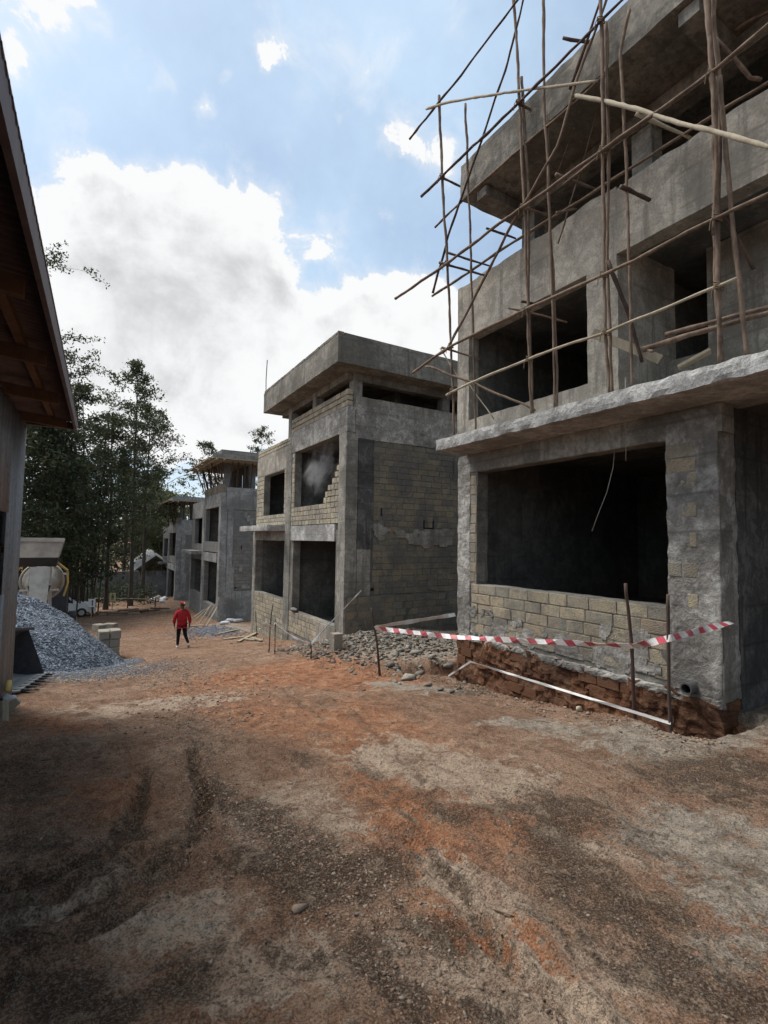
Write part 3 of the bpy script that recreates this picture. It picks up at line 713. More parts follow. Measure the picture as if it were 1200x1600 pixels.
def house_near():
    R_ = thing('unfinished_house', 'nearest grey plastered unfinished house behind the pole scaffold', 'house', (7, 3, -0.6), 'unfinished houses along the road')
    X = 7.0
    holes = [(3.92, 7.92, .72, 3.07)]
    g = V3('mortar', R_, 'ground_floor_wall', wall('x', X, X+.3, 3.25, 8.5, -.4, 3.47, holes, .12, .014))
    m = V3('mud', R_, 'foundation', wall('x', X-.03, X+.3, 3.27, 8.52, -1.6, -.40, (), .045, .085))
    S = Stones()
    S.course('x', X, 3.95, 8.08, -.30, .72, 'stone', (), .204, .44, .014)
    S.course('x', X-.03, 3.52, 3.925, .74, 3.0, 'stone', (), .21, .4, .008, keep=lambda u, z: rnd.random() < .5)
    S.course('x', X, 7.93, 8.14, .75, 3.0, 'stone', (), .21, .2, .012)
    S.build(g)
    S = Stones(); S.course('x', X-.03, 3.3, 8.5, -1.4, -.45, 'stone_mud', (), .19, .40, .012, keep=lambda u, z: rnd.random() < .34); S.build(m)
    V3('rough', R_, 'pier', rough_box(X-.03, X+.45, 3.25, 3.93, -.42, 3.44, .07, .016, 5, .02))
    V3('rough', R_, 'corner_column', rough_box(X-.025, X+.36, 8.12, 8.53, -.45, 3.45, .08, .014, 5, .015))
    for k, (a, c, e, f) in enumerate(((3.95, 8.3, -.42, .12), (4.6, 8.4, -.42, .05), (3.9, 5.2, -.35, .45), (6.0, 8.4, -.1, .35))):
        SP = V3('rough', R_, 'mortar_splash', blotch('x', X-.004*k-.004, a, c, e, f, 5+k*3, .010, .0+.1*k, .03, .2, 2.0)); SP['kind'] = 'stuff'
    V3('rough', R_, 'footing_band', rough_box(X-.055, X+.1, 3.26, 8.5, -.50, -.37, .05, .03, 6, .02))
    V3('concrete', R_, 'lintel_beam', rough_box(X-.015, X+.3, 3.2, 8.5, 3.08, 3.46, .25, .008))
    V3('slabface', R_, 'canopy_slab', rough_box(6.14, 7.6, -3, 8.25, 3.465, 3.71, .09, .013, 5, .022))
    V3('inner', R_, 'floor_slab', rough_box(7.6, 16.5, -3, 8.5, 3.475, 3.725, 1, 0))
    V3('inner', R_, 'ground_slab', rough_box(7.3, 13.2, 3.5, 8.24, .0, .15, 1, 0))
    V3('tar_shade', R_, 'return_wall', wall('y', 3.26, 3.5, X+.46, 16, -1.2, 3.47, (), .4, .008))  # shade of the porch is put into this wall's near-black colour
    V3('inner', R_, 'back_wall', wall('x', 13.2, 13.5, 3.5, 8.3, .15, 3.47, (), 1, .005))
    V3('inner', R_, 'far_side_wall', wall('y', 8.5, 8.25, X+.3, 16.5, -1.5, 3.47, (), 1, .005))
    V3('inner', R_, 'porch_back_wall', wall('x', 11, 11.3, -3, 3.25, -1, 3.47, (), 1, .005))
    # pipe stub in the footing
    p = onx(1078, 1075, X-.1); b = B()
    b.tube([p+Vector((-.1, 0, 0)), p+Vector((.2, 0, 0))], .075, 16, cap=False); b.tube([p+Vector((.2, 0, 0)), p+Vector((-.1, 0, 0)), p+Vector((-.1, .0, 0))-Vector((.001, 0, 0))], [.06, .06, .075], 16, cap=False)
    pp = b.obj('pipe_stub', 'pvc', R_)
    # first floor
    h1 = [(5.2, 8.2, 4.24, 6.1)]
    V3('plaster', R_, 'upper_wall', wall('x', X, X+.28, 4.65, 8.58, 3.73, 7.34, h1, .12, .012, .05))
    V3('plaster', R_, 'upper_beam', wall('x', X+.002, X+.28, -3, 4.65, 6.18, 7.30, (), .12, .012, .06))
    V3('plaster', R_, 'recess_cheek', wall('y', 4.652, 4.9, X+.28, 8.6, 3.73, 6.4, (), .3, .008))
    wa, wb = onx(1045, 500, 8.4), onx(1103, 385, 8.4)
    V3('plaster', R_, 'recess_wall', wall('x', 8.4, 8.6, -3, 4.65, 3.73, 6.4, [(wb.y, wa.y, 4.72, wb.z)], .25, .008))
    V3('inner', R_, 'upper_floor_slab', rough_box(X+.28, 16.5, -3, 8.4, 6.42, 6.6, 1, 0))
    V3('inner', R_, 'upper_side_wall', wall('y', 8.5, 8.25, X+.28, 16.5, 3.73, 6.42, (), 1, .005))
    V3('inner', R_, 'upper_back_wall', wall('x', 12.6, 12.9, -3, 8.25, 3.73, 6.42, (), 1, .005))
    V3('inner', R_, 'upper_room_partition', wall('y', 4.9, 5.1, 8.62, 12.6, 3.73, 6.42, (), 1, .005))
    # second floor under the roof
    for y in (7.0, 4.55, 2.2): V3('concrete', R_, 'roof_column', rough_box(7.55, 7.85, y-.17, y+.17, 6.6, 8.7, .3, .006))
    V3('concrete', R_, 'penthouse_wall', wall('x', 8.8, 9.05, -3, 7.3, 6.6, 8.7, [(5.0, 6.4, 6.6, 8.3), (1.2, 3.2, 7.4, 8.5)], .4, .006))
    V3('inner', R_, 'penthouse_back', wall('x', 12.6, 12.9, -3, 7.4, 6.6, 8.7, (), 1, .005))
    V3('inner', R_, 'penthouse_side', wall('y', 7.4, 7.2, 9.05, 12.6, 6.6, 8.7, (), 1, .005))
    V3('roofc', R_, 'roof_slab', rough_box(6.40, 16.5, -3, 7.80, 8.72, 9.50, .2, .014, 2.5, .02))
    V3('roofc', R_, 'roof_beam', rough_box(7.5, 7.8, -3, 7.3, 8.42, 8.70, .4, .008))
    for y in (7.25, 3.25, .8): V3('roofc', R_, 'roof_rib', rough_box(6.5, 7.5, y-.13, y+.13, 8.5, 8.70, .25, .008))
    return R_
house_near()

def house(oy, oz, label, kind):
    """the design repeated down the road; coordinates are those of the second house, shifted by oy, oz"""
    X = 7.0; Y = lambda v: v+oy; Z = lambda v: v+oz
    R_ = thing('unfinished_house', label, 'house', (X, Y(14.1), Z(-1.7)), 'unfinished houses along the road')
    mid = kind == 'mid'
    wm = 'mortar' if mid else 'farstone'; cm = 'concrete' if mid else 'farplaster'; st = .3 if mid else .6
    # ground floor front
    g = V3(wm, R_, 'ground_floor_wall', wall('x', X, X+.3, Y(14.12), Y(24.3), Z(-3.3), Z(1.92), [(Y(14.8), Y(18.75), Z(-1.24), Z(1.54)), (Y(19.8), Y(23.85), Z(-.92), Z(1.52))], st, .003))
    f = V3(wm, R_, 'upper_wall', wall('x', X, X+.28, Y(14.12), Y(23.9), Z(2.19), Z(5.12), [(Y(14.65), Y(18.75), Z(2.85), Z(5.08)), (Y(19.95), Y(22.75), Z(2.66), Z(4.52))], st, .003))
    V3('rough' if mid else cm, R_, 'parapet_band', rough_box(X-.02, X+.28, Y(14.09), Y(19.32), Z(5.09), Z(5.92), .22, .012))
    V3('plaster' if mid else cm, R_, 'parapet_wall', rough_box(X-.012, X+.28, Y(19.33), Y(23.88), Z(4.56), Z(5.5 if mid else 5.75), .25, .01))
    # frame
    V3(cm, R_, 'corner_column', rough_box(X-.03, X+.4, Y(14.1), Y(14.64), Z(-1.75), Z(5.08), .25, .008, 3, .008))
    V3(cm, R_, 'middle_column', rough_box(X-.035, X+.35, Y(19.08), Y(19.72), Z(-2.6), Z(5.08), .25, .008, 3, .008))
    V3(cm, R_, 'end_column', rough_box(X-.02, X+.35, Y(23.9), Y(24.28), Z(-3.2), Z(1.9), .3, .008))
    V3('slabface' if mid else cm, R_, 'front_beam', rough_box(X-.045, X+.3, Y(14.85), Y(18.98), Z(1.55), Z(2.12), .16, .012))
    V3(cm, R_, 'far_beam', rough_box(X-.012, X+.3, Y(19.74), Y(23.88), Z(1.53), Z(1.9), .3, .008))
    V3('slabface' if mid else cm, R_, 'canopy_slab', rough_box(6.22, 7.29, Y(19.74), Y(24.05), Z(1.925), Z(2.175), .14, .012, 4, .015))
    # side wall
    slits = [(10.02, 10.1, Z(2.02), Z(2.32)), (10.42, 10.5, Z(2.02), Z(2.32)), (10.1, 10.42, Z(2.02), Z(2.06)), (8.28, 8.36, Z(2.4), Z(2.66)), (7.62, 7.82, Z(-.12), Z(.05)), (7.95, 8.08, Z(-.06), Z(.05)), (10.0, 10.1, Z(5.72), Z(5.95))] if kind != 'far' else []
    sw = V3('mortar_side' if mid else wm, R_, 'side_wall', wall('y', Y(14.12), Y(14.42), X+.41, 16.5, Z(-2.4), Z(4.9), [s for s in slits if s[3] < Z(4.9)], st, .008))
    V3('rough' if mid else cm, R_, 'side_band', wall('y', Y(14.085), Y(14.42), X+.29, 16.5, Z(4.902), Z(6.02), (), .2, .016))
    V3('concrete' if mid else cm, R_, 'side_coping', rough_box(X+.3, 16.5, Y(14.11), Y(14.4), Z(6.022), Z(6.30), .3, .01, 3, .01))
    V3('tar_shade' if mid else cm, R_, 'stained_column', rough_box(X+.41, X+(.98 if mid else .75), Y(14.075), Y(14.3), Z(1.3), Z(4.9), .2, .01))
    V3('concrete' if mid else cm, R_, 'column_base', rough_box(X+.41, X+.9, Y(14.08), Y(14.3), Z(-.2), Z(1.3), .3, .008))
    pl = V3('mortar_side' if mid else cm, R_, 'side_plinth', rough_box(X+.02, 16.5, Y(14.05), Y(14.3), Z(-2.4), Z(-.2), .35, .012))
    for k, (a, c, e, f_, mm) in enumerate(((X+.95, X+4.6, 1.3, 2.15, 'concrete'), (X+1.0, X+5.2, .2, 1.6, 'mortar_side'), (X+1.0, X+5.2, 3.6, 4.95, 'mortar_side'), (X+.95, X+5, -.25, .5, 'concrete'))):
        SP = V3(mm if mid else cm, R_, 'render_patch', blotch('y', Y(14.095)-.003*k, a, c, Z(e), Z(f_), 3+k*5, .012, -.05 if k == 0 else .4, .05 if mid else .2, .3, .8)); SP['kind'] = 'stuff'
    # rest of the shell
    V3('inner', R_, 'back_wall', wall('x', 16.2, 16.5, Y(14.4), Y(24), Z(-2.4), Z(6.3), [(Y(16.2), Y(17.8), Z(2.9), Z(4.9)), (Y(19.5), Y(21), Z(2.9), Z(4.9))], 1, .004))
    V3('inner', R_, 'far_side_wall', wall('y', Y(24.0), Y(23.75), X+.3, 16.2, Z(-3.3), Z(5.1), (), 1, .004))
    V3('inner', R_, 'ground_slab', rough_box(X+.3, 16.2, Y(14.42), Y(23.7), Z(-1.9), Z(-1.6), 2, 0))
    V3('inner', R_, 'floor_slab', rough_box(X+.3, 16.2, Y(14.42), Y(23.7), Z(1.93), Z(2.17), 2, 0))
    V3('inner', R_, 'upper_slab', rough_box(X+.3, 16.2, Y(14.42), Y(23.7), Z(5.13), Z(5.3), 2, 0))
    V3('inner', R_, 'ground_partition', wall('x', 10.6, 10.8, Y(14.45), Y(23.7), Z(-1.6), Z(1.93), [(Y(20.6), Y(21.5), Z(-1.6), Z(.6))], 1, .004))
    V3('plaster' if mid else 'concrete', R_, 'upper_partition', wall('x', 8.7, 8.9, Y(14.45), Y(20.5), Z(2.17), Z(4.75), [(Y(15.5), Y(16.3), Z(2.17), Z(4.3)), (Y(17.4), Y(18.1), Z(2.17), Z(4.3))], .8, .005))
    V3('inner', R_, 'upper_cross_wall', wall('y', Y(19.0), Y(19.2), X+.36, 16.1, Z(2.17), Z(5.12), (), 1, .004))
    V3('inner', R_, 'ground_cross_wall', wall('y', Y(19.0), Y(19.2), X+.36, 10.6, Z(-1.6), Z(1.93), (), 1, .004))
    if mid:
        S = Stones()
        S.course('x', X, 19.74, 24.28, -2.95, -.92, 'stone_front', [(23.9, 24.3, -9, 9)], .205, .42, .014)
        S.course('x', X, 16.25, 19.06, -2.05, -1.24, 'stone_front', (), .205, .42, .014)
        S.course('x', X, 14.66, 19.06, 2.13, 2.85, 'stone_front', (), .18, .34, .014)
        S.course('x', X, 19.74, 23.88, 2.19, 2.66, 'stone_front', (), .16, .36, .014)
        S.course('x', X, 19.74, 19.94, 2.67, 4.54, 'stone_front', (), .205, .2, .014)
        S.course('x', X, 22.76, 23.88, 2.67, 4.54, 'stone_front', (), .205, .42, .014)
        S.course('x', X, 18.77, 19.06, 2.86, 5.06, 'stone_front', (), .205, .29, .014)
        # tumbled infill climbing the right jamb
        S.course('x', X+.02, 14.66, 16.6, 2.86, 4.3, 'stone_front', (), .205, .3, .0, .22, keep=lambda u, z: (z-2.86) < (16.3-u)*.85-.1)
        S.course('x', X+.01, 14.12, 19.3, 5.93, 6.50, 'stone_front', (), .19, .38, .012, .2)
        S.course('x', X+.01, 19.34, 23.86, 5.52, 5.82, 'stone_front', (), .15, .34, .012, .2)
        S.build(f, 'stone', 290)
        T = Stones()
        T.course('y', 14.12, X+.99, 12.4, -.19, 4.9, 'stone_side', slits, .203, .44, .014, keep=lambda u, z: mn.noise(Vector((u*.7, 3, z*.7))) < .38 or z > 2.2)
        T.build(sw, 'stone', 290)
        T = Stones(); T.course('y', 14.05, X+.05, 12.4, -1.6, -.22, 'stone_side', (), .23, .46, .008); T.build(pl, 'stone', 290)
        V3('plaster', R_, 'render_panel', rough_box(X-.04, X+.2, 14.66, 16.22, -2.1, -1.27, .2, .006))
        # roof with a row of coping stones
        r = V3('roofc', R_, 'roof_slab', rough_box(6.35, 17, 13.55, 21.1, 7.08, 7.94, .25, .012, 2, .015))
        S = Stones(); S.course('x', 6.37, 13.57, 21.08, 7.945, 8.06, 'stone_side', (), .12, .42, .006, .2); S.build(r)
        V3('roofc', R_, 'roof_upstand', rough_box(6.58, 17, 13.57, 13.78, 7.942, 8.04, .3, .01))
        b = B().tube([(6.42, 21.02, 7.9), (6.41, 21.03, 8.6), (6.43, 21.0, 9.45)], .018, 6); b.obj('rebar_rod', 'rust', R_)
        for x, y in ((7.42, 14.38), (7.2, 19.6), (7.2, 17.0), (11.1, 14.42), (14.5, 14.42)): V3('concrete', R_, 'roof_column', rough_box(x-.16, x+.16, y-.16, y+.16, 5.3, 7.08, .4, .005))
        V3('roofc', R_, 'roof_beam', rough_box(7.05, 7.35, 14.3, 20.6, 6.86, 7.08, .4, .006))
        V3('roofc', R_, 'roof_beam', rough_box(7.36, 16.5, 14.25, 14.55, 6.84, 7.08, .4, .006))
        V3('inner', R_, 'penthouse_wall', wall('x', 9.5, 9.7, 15.2, 20.6, 5.3, 7.08, (), 1, .005))
        V3('inner', R_, 'penthouse_side', wall('y', 15.9, 16.1, 9.7, 16, 5.3, 7.08, (), 1, .005))
        V3('inner', R_, 'penthouse_end', wall('y', 20.4, 20.6, 7.4, 9.5, 5.3, 7.08, (), 1, .005))
    else:
        # raw stone top course, props, planked formwork and the low walls cast above it
        V3('stone_side', R_, 'stone_course', rough_box(X-.01, X+.28, Y(14.1), Y(19.3), Z(5.925), Z(6.48), .3, .01))
        top, dk = (Z(6.48), Z(7.9)) if kind == 'third' else (Z(5.95), Z(7.95))
        yb = Y(20.6) if kind == 'third' else Y(19.0)
        for i in range(15):
            y = Y(14.2)+i*.45; a = Vector((X+.1+rnd.uniform(-.1, .3), y, top-.3)); c = Vector((X-.25+rnd.uniform(-.2, .4), y+rnd.uniform(-.15, .15), dk))
            B().tube([a, (a+c)/2+Vector((rnd.uniform(-.03, .03), rnd.uniform(-.03, .03), 0)), c], .04, 6).obj('prop', 'darkpole', R_)
        for i in range(12):
            x = X+.5+i*.45; B().tube([(x, Y(14.3)+rnd.uniform(-.1, .2), top-.3), (x+rnd.uniform(-.08, .08), Y(13.9)+rnd.uniform(-.1, .3), dk)], .04, 6).obj('prop', 'darkpole', R_)
        for x in (X+.6, X+2.2, X+3.4): V3(cm, R_, 'roof_column', rough_box(x-.2, x+.2, Y(15.2), Y(15.6), Z(5.3), dk, .5, .005))
        V3('inner', R_, 'penthouse_wall', wall('x', X+1.8, X+2.0, Y(15.6), yb, Z(5.3), dk, [(Y(16.2), Y(17.0), Z(5.4), dk-.3), (Y(17.8), Y(18.6), Z(5.4), dk-.3)], 1, .005))
        n = 18
        for i in range(n):                                         # planks laid across the props, uneven overhang
            y = Y(13.1)+(yb-Y(13.1))*i/n; x0 = 6.05+rnd.uniform(-.45, .3)
            B().box(x0, X+5.5, y, y+(yb-Y(13.1))/n*.86, dk+rnd.uniform(0, .02), dk+.05+rnd.uniform(0, .02)).obj('formwork_plank', 'plank', R_)
        for k in range(3): B().beam((5.95+k*.45, Y(12.95), dk-.06), (5.95+k*.45, yb+.4, dk-.06), .1, .1).obj('bearer', 'plank', R_)
        if kind == 'third':
            V3('mortar', R_, 'edge_form', rough_box(6.2, X+5, Y(13.15), Y(13.2), dk+.08, dk+.3, .5, .02))
            V3('farstone', R_, 'low_roof_wall', rough_box(X+.0, X+6, Y(14.5), yb-.6, dk+.08, dk+.8, .4, .012))
        else:
            V3(cm, R_, 'roof_slab', rough_box(X-.3, X+6, Y(13.8), yb-.4, dk+.08, dk+.5, .4, .01))
    return R_
house(0, 0, 'unfinished stone house with a broad flat roof, beside the red and white tape', 'mid')
house(17.35, -1.5, 'unfinished grey house topped with planked formwork, just ahead of the walker', 'third')
house(34.9, -3.05, 'farthest unfinished house, lowest and nearest the trees, with props on top', 'far')

# ------------------------------------------------------------------ pole scaffold on the canopy slab
SC = thing('pole_scaffold', 'rickety scaffold of rough wooden poles on the nearest house', 'scaffold', (6.6, 5.5, 3.73))
PR = .69
def pole(pts, r, name, m='pole', parent=SC, crook=0.012, n=8):
    """pts: world points; adds slight crookedness and knots between them"""
    P = []; R = []
    pts = [Vector(p) for p in pts]
    L = sum((b-a).length for a, b in zip(pts, pts[1:])); acc_ = 0; sd_ = Vector((rnd.uniform(0, 99), rnd.uniform(0, 99), rnd.uniform(0, 99)))
    for a, b in zip(pts, pts[1:]):
        k = max(2, int((b-a).length/.13))
        for i in range(k+(b is pts[-1])):
            t = i/k; p = a.lerp(b, t); s = acc_+(b-a).length*t
            p = p + mn.noise_vector(sd_+Vector((s*1.5, 0, 0)))*crook*1.6 + mn.noise_vector(sd_+Vector((s*6, 5, 0)))*crook*.45
            P.append(p); R.append(r*PR*(1.12-.3*s/L)*(1+.26*mn.noise(sd_+Vector((s*8, 0, 0)))+.12*mn.noise(sd_+Vector((s*19, 3, 0)))))
        acc_ += (b-a).length
    b_ = B(); b_.tube(P, R, n, .12); return b_.obj(name, m, parent, True)
def px_pole(pp, r, name, X, m='pole', **k):
    Xs = X if isinstance(X, (list, tuple)) else [X]*len(pp)
    return pole([onx(a, b, x) for (a, b), x in zip(pp, Xs)], r, name, m, **k)
XF, XB = 6.22, 6.30
# uprights (front row XF, row against the wall XB); they run down to the slab
def upright(pp, r, X, z0=3.70, **k):
    P = [onx(a, b, X) for a, b in pp]; P[-1].z = z0; return pole(P, r, 'upright_pole', **k)
upright([(686, 150), (692, 300), (700, 425), (710, 680)], .04, XF)
upright([(727, 162), (734, 350), (742, 590), (743, 665)], .032, XB)
upright([(800, -60), (812, 175), (820, 350), (830, 640)], .036, XF)
upright([(815, 120), (826, 300), (826, 480), (834, 640)], .034, XF+.08)
upright([(848, -60), (850, 150), (860, 350), (868, 632)], .034, XB)
upright([(857, 180), (856, 300), (864, 420), (872, 632)], .03, XB+.04)
upright([(937, -40), (942, 150), (944, 450), (952, 605)], .036, XF)
upright([(946, 35), (950, 200), (949, 420), (958, 605)], .034, XF+.08)
upright([(984, 15), (970, 80), (978, 250), (987, 597)], .032, XB)
upright([(1100, -60), (1116, 150), (1120, 330), (1126, 555)], .044, XF)
upright([(1112, -60), (1126, 190), (1116, 370), (1128, 555)], .042, XF+.09, crook=.016)
upright([(1124, 120), (1136, 260), (1150, 400), (1168, 545)], .04, XB)
px_pole([(1109, 60), (1120, 260), (1114, 365)], .032, 'upright_pole', XF-.07)
# ledgers along the facade
px_pole([(640, 217), (720, 118), (825, -20)], .032, 'ledger_pole', XF-.06, 'darkpole')
px_pole([(658, 307), (770, 200), (880, 92), (985, -15)], .036, 'ledger_pole', XF-.06, 'darkpole')
px_pole([(680, 355), (735, 302), (800, 243), (868, 185), (945, 118)], .03, 'ledger_pole', XF+.07)
px_pole([(618, 467), (700, 410), (800, 335), (950, 228), (1120, 107), (1215, 28)], .04, 'ledger_pole', XF-.07)
px_pole([(880, 290), (950, 232), (1000, 196)], .03, 'ledger_pole', XF+.05)
px_pole([(675, 462), (735, 424), (820, 367), (945, 290), (1080, 202), (1215, 120)], .036, 'ledger_pole', 6.72)
px_pole([(645, 583), (705, 540), (825, 482), (950, 427), (1110, 345), (1215, 296)], .04, 'ledger_pole', XF-.07, 'pole')
px_pole([(697, 617), (737, 597), (860, 548), (950, 517), (1050, 477), (1150, 435)], .032, 'ledger_pole', XF-.06, 'palepole')
px_pole([(1150, 47), (1180, 28), (1215, 10)], .03, 'ledger_pole', 7.2)
# braces
px_pole([(666, 170), (690, 162), (790, 145), (935, 127)], .036, 'brace_pole', [6.14, 6.14, 6.16, 6.25], 'palepole')
px_pole([(896, 149), (950, 158), (1040, 185), (1120, 206), (1215, 232)], .044, 'brace_pole', [6.3, 6.24, 6.14, 6.0, 5.85], 'palepole')
px_pole([(676, 458), (700, 370), (750, 225), (790, 110), (822, -20)], .032, 'brace_pole', [6.28, 6.26, 6.24, 6.22, 6.2], 'darkpole')
px_pole([(702, 541), (790, 370), (870, 230), (900, 130), (955, -20)], .034, 'brace_pole', [6.18, 6.2, 6.22, 6.26, 6.28])
px_pole([(890, 140), (915, 70), (942, -10)], .032, 'brace_pole', [6.26, 6.27, 6.28], 'darkpole')
px_pole([(872, 380), (900, 290), (935, 165)], .018, 'brace_pole', 6.9)
px_pole([(872, 268), (895, 205), (912, 155)], .016, 'brace_pole', 6.9)
px_pole([(688, 545), (715, 588), (733, 600), (772, 655)], .022, 'brace_pole', [6.2, 6.28, 6.35, 6.45], 'palepole')
px_pole([(667, 572), (710, 588), (742, 598), (780, 615), (836, 640)], .034, 'brace_pole', [6.15, 6.22, 6.3, 6.4, 6.5], crook=.03)
px_pole([(951, 408), (978, 480), (1003, 566)], .04, 'brace_pole', [6.25, 6.45, 6.65], 'darkpole')
px_pole([(1118, 62), (1150, 95), (1172, 122), (1190, 124)], .035, 'brace_pole', [6.3, 6.5, 6.65, 6.75])
px_pole([(1115, 320), (1145, 360), (1178, 420)], .036, 'brace_pole', [6.2, 6.45, 6.7], 'darkpole')
# putlogs reaching back to the wall
for a, b, r, m in (((690, 279), (742, 301), .032, 'darkpole'), ((700, 395), (766, 416), .032, 'darkpole'), ((687, 410), (760, 431), .036, 'darkpole'), ((690, 543), (750, 561), .034, 'pole'),
                   ((795, 481), (886, 503), .026, 'pole'), ((808, 160), (862, 188), .034, 'pole'), ((880, 59), (985, 80), .034, 'darkpole'), ((760, 357), (806, 372), .03, 'darkpole'),
                   ((820, 325), (868, 339), .03, 'pole'), ((868, 272), (930, 295), .032, 'pole'), ((992, 178), (1078, 216), .035, 'palepole'), ((970, 292), (1014, 312), .04, 'darkpole'),
                   ((816, 471), (838, 476), .03, 'darkpole'), ((870, 332), (900, 326), .025, 'pole'), ((1020, 548), (1000, 543), .03, 'pole')):
    px_pole([a, b], r, 'putlog_pole', [6.16, 6.80], m)
def cross(a, b, c, d):
    r_ = (b[0]-a[0], b[1]-a[1]); q_ = (d[0]-c[0], d[1]-c[1]); den = r_[0]*q_[1]-r_[1]*q_[0]
    if abs(den) < 1e-6: return None
    t = ((c[0]-a[0])*q_[1]-(c[1]-a[1])*q_[0])/den; u = ((c[0]-a[0])*r_[1]-(c[1]-a[1])*r_[0])/den
    return (a[0]+r_[0]*t, a[1]+r_[1]*t) if 0 <= t <= 1 and 0 <= u <= 1 else None
UPR = [[(686, 150), (692, 300), (700, 425), (710, 680)], [(800, -60), (812, 175), (820, 350), (830, 640)], [(937, -40), (942, 150), (944, 450), (952, 605)], [(1100, -60), (1116, 150), (1120, 330), (1126, 555)]]
LED = [[(658, 307), (770, 200), (880, 92), (985, -15)], [(618, 467), (700, 410), (800, 335), (950, 228), (1120, 107), (1215, 28)], [(645, 583), (705, 540), (825, 482), (950, 427), (1110, 345), (1215, 296)], [(697, 617), (737, 597), (860, 548), (950, 517), (1050, 477), (1150, 435)]]
for uu in UPR:
    for ll in LED:
        for a, b in zip(uu, uu[1:]):
            for c, d in zip(ll, ll[1:]):
                x_ = cross(a, b, c, d)
                if x_:
                    ctr = onx(x_[0], x_[1], XF-.03); b_ = B()
                    for k in range(4):
                        t0 = rnd.uniform(-.5, .5); z_ = (k-1.5)*.022
                        b_.tube([ctr+Vector((.055*math.cos(q)+.0, .05*math.sin(q), z_+.03*math.sin(q+t0))) for q in [2*math.pi*i/10 for i in range(11)]], .007, 4)
                    tl = ctr+Vector((-.07, 0, 0)); b_.tube([tl, tl+Vector((-.02, .03, -.06)), tl+Vector((-.01, .05, -.16))], .006, 4)
                    b_.obj('lashing', 'rope', SC)
# walkway logs and boards at slab level
px_pole([(1005, 546), (1080, 522), (1215, 484)], .05, 'walkway_log', [6.4, 6.4, 6.4]); px_pole([(1040, 522), (1120, 500), (1215, 478)], .045, 'walkway_log', [6.55, 6.55, 6.55])
def board(a, b, w_, h, m='plank', parent=SC, name='board'): return B().beam(a, b, w_, h).obj(name, m, parent)
board(onx(926, 520, 6.4), onx(1032, 562, 6.75), .03, .13); board(onx(1060, 575, 6.36), onx(1110, 548, 6.5), .16, .035)

# hanging wires in the ground floor opening
def wire(pp, X, label, r=.006):
    o = B().tube([onx(a, b, X) for a, b in pp], r, 5).obj('hanging_wire', 'wire', None, True); return tag(o, label, 'wire')
wire([(961, 700), (958, 730), (948, 770), (934, 805), (925, 830)], 7.12, 'bent pale wire hanging inside the wide ground floor opening', .007)
wire([(977, 590), (978, 655), (978, 720)], 6.75, 'thin straight wire hanging from the canopy slab edge', .005)

# ------------------------------------------------------------------ stakes and barrier tape
def stake(base_px, top_px, r, label, lean=0.0, sink=.5, m='darkpole', X=None, zoff=0):
    g = ground_hit(*base_px, flat=True)
    d = ray(*top_px); t = (g-CAM).dot(fwd); top = CAM + d*(t*(1+lean))
    o = pole([g-Vector((0, 0, sink)), g.lerp(top, .5)+Vector((rnd.uniform(-.02, .02), 0, 0)), top], r, 'wooden_stake', m, None, .008)
    tag(o, label, 'stake', 'stakes that carry the tape'); return g, top
_, s1 = stake((597, 1052), (580, 950), .03, 'thin dark stake alone in front of the rubble')
g2, s2 = stake((994, 1118), (978, 911), .034, 'taller knotted dark stake at the trench, tied with tape')
g3, s3 = stake((1049, 1138), (1043, 928), .03, 'brown flat-topped stake at the right end of the trench')
stake((419, 1020), (427, 942), .02, 'leaning stake by the pit before the stone house, taller of the pair')
stake((430, 1022), (431, 966), .018, 'short stake with tied tape end by the pit')
stake((486, 1030), (486, 1004), .022, 'stubby stake where the tape dips by the grey panel')
stake((401, 995), (399, 955), .022, 'stake close to the far column of the stone house')

def tape(pts, wd, m, label, twist=0.5, sag=0.0, seg=14):
    pts = [Vector(p) for p in pts]; P = []
    for i, (a, b) in enumerate(zip(pts, pts[1:])):
        for k in range(seg + (i == len(pts)-2)):
            t = k/seg; p = a.lerp(b, t); p.z -= sag*4*t*(1-t); P.append(p)
    V = []; uv = []; s = 0; ph = rnd.uniform(0, 6)
    for i, p in enumerate(P):
        d = (P[min(i+1, len(P)-1)]-P[max(i-1, 0)]).normalized(); side = d.cross(Vector((0, 0, 1))).normalized(); up = side.cross(d)
        if i: s += (P[i]-P[i-1]).length
        a = twist*1.5*math.sin(s*1.3+ph)+.35*math.sin(s*4.3+ph)+.2*math.sin(s*11); w_ = up*math.cos(a)+side*math.sin(a); nn = d.cross(w_)
        for e, q_ in ((-.5, 1), (.5, 1), (.5, -1), (-.5, -1)): V.append(p+w_*wd*e*(1-.18*abs(math.sin(s*2.7+ph)))+nn*.0012*q_)
        uv.append(s)
    Fq = []
    for i in range(len(P)-1):
        for j in range(4): Fq.append((i*4+j, i*4+(j+1) % 4, i*4+4+(j+1) % 4, i*4+4+j))
    Fq += [(3, 2, 1, 0), tuple(len(V)-4+j for j in range(4))]
    me = meshobj('barrier_tape', V, Fq, m); ul = me.uv_layers.new(name='UVMap')
    for lp_ in me.loops: ul.data[lp_.index].uv = (uv[lp_.vertex_index//4], 1.0 if lp_.vertex_index % 4 in (1, 2) else 0.0)
    o = link('barrier_tape', me); tag(o, label, 'tape', 'barrier tapes'); return o
def at_depth_of(g, px, py): return CAM+ray(px, py)*((g-CAM).dot(fwd))
A1 = at_depth_of(s1, 586, 981); A2 = at_depth_of(s2, 987, 1008)
tape([A1+Vector((-.02, -.03, 0)), at_depth_of(A1.lerp(A2, .35), 716, 996), A2+Vector((-.03, -.04, 0))], .085, 'tape', 'red and white striped tape stretched between the lone stake and the trench stake', .35)
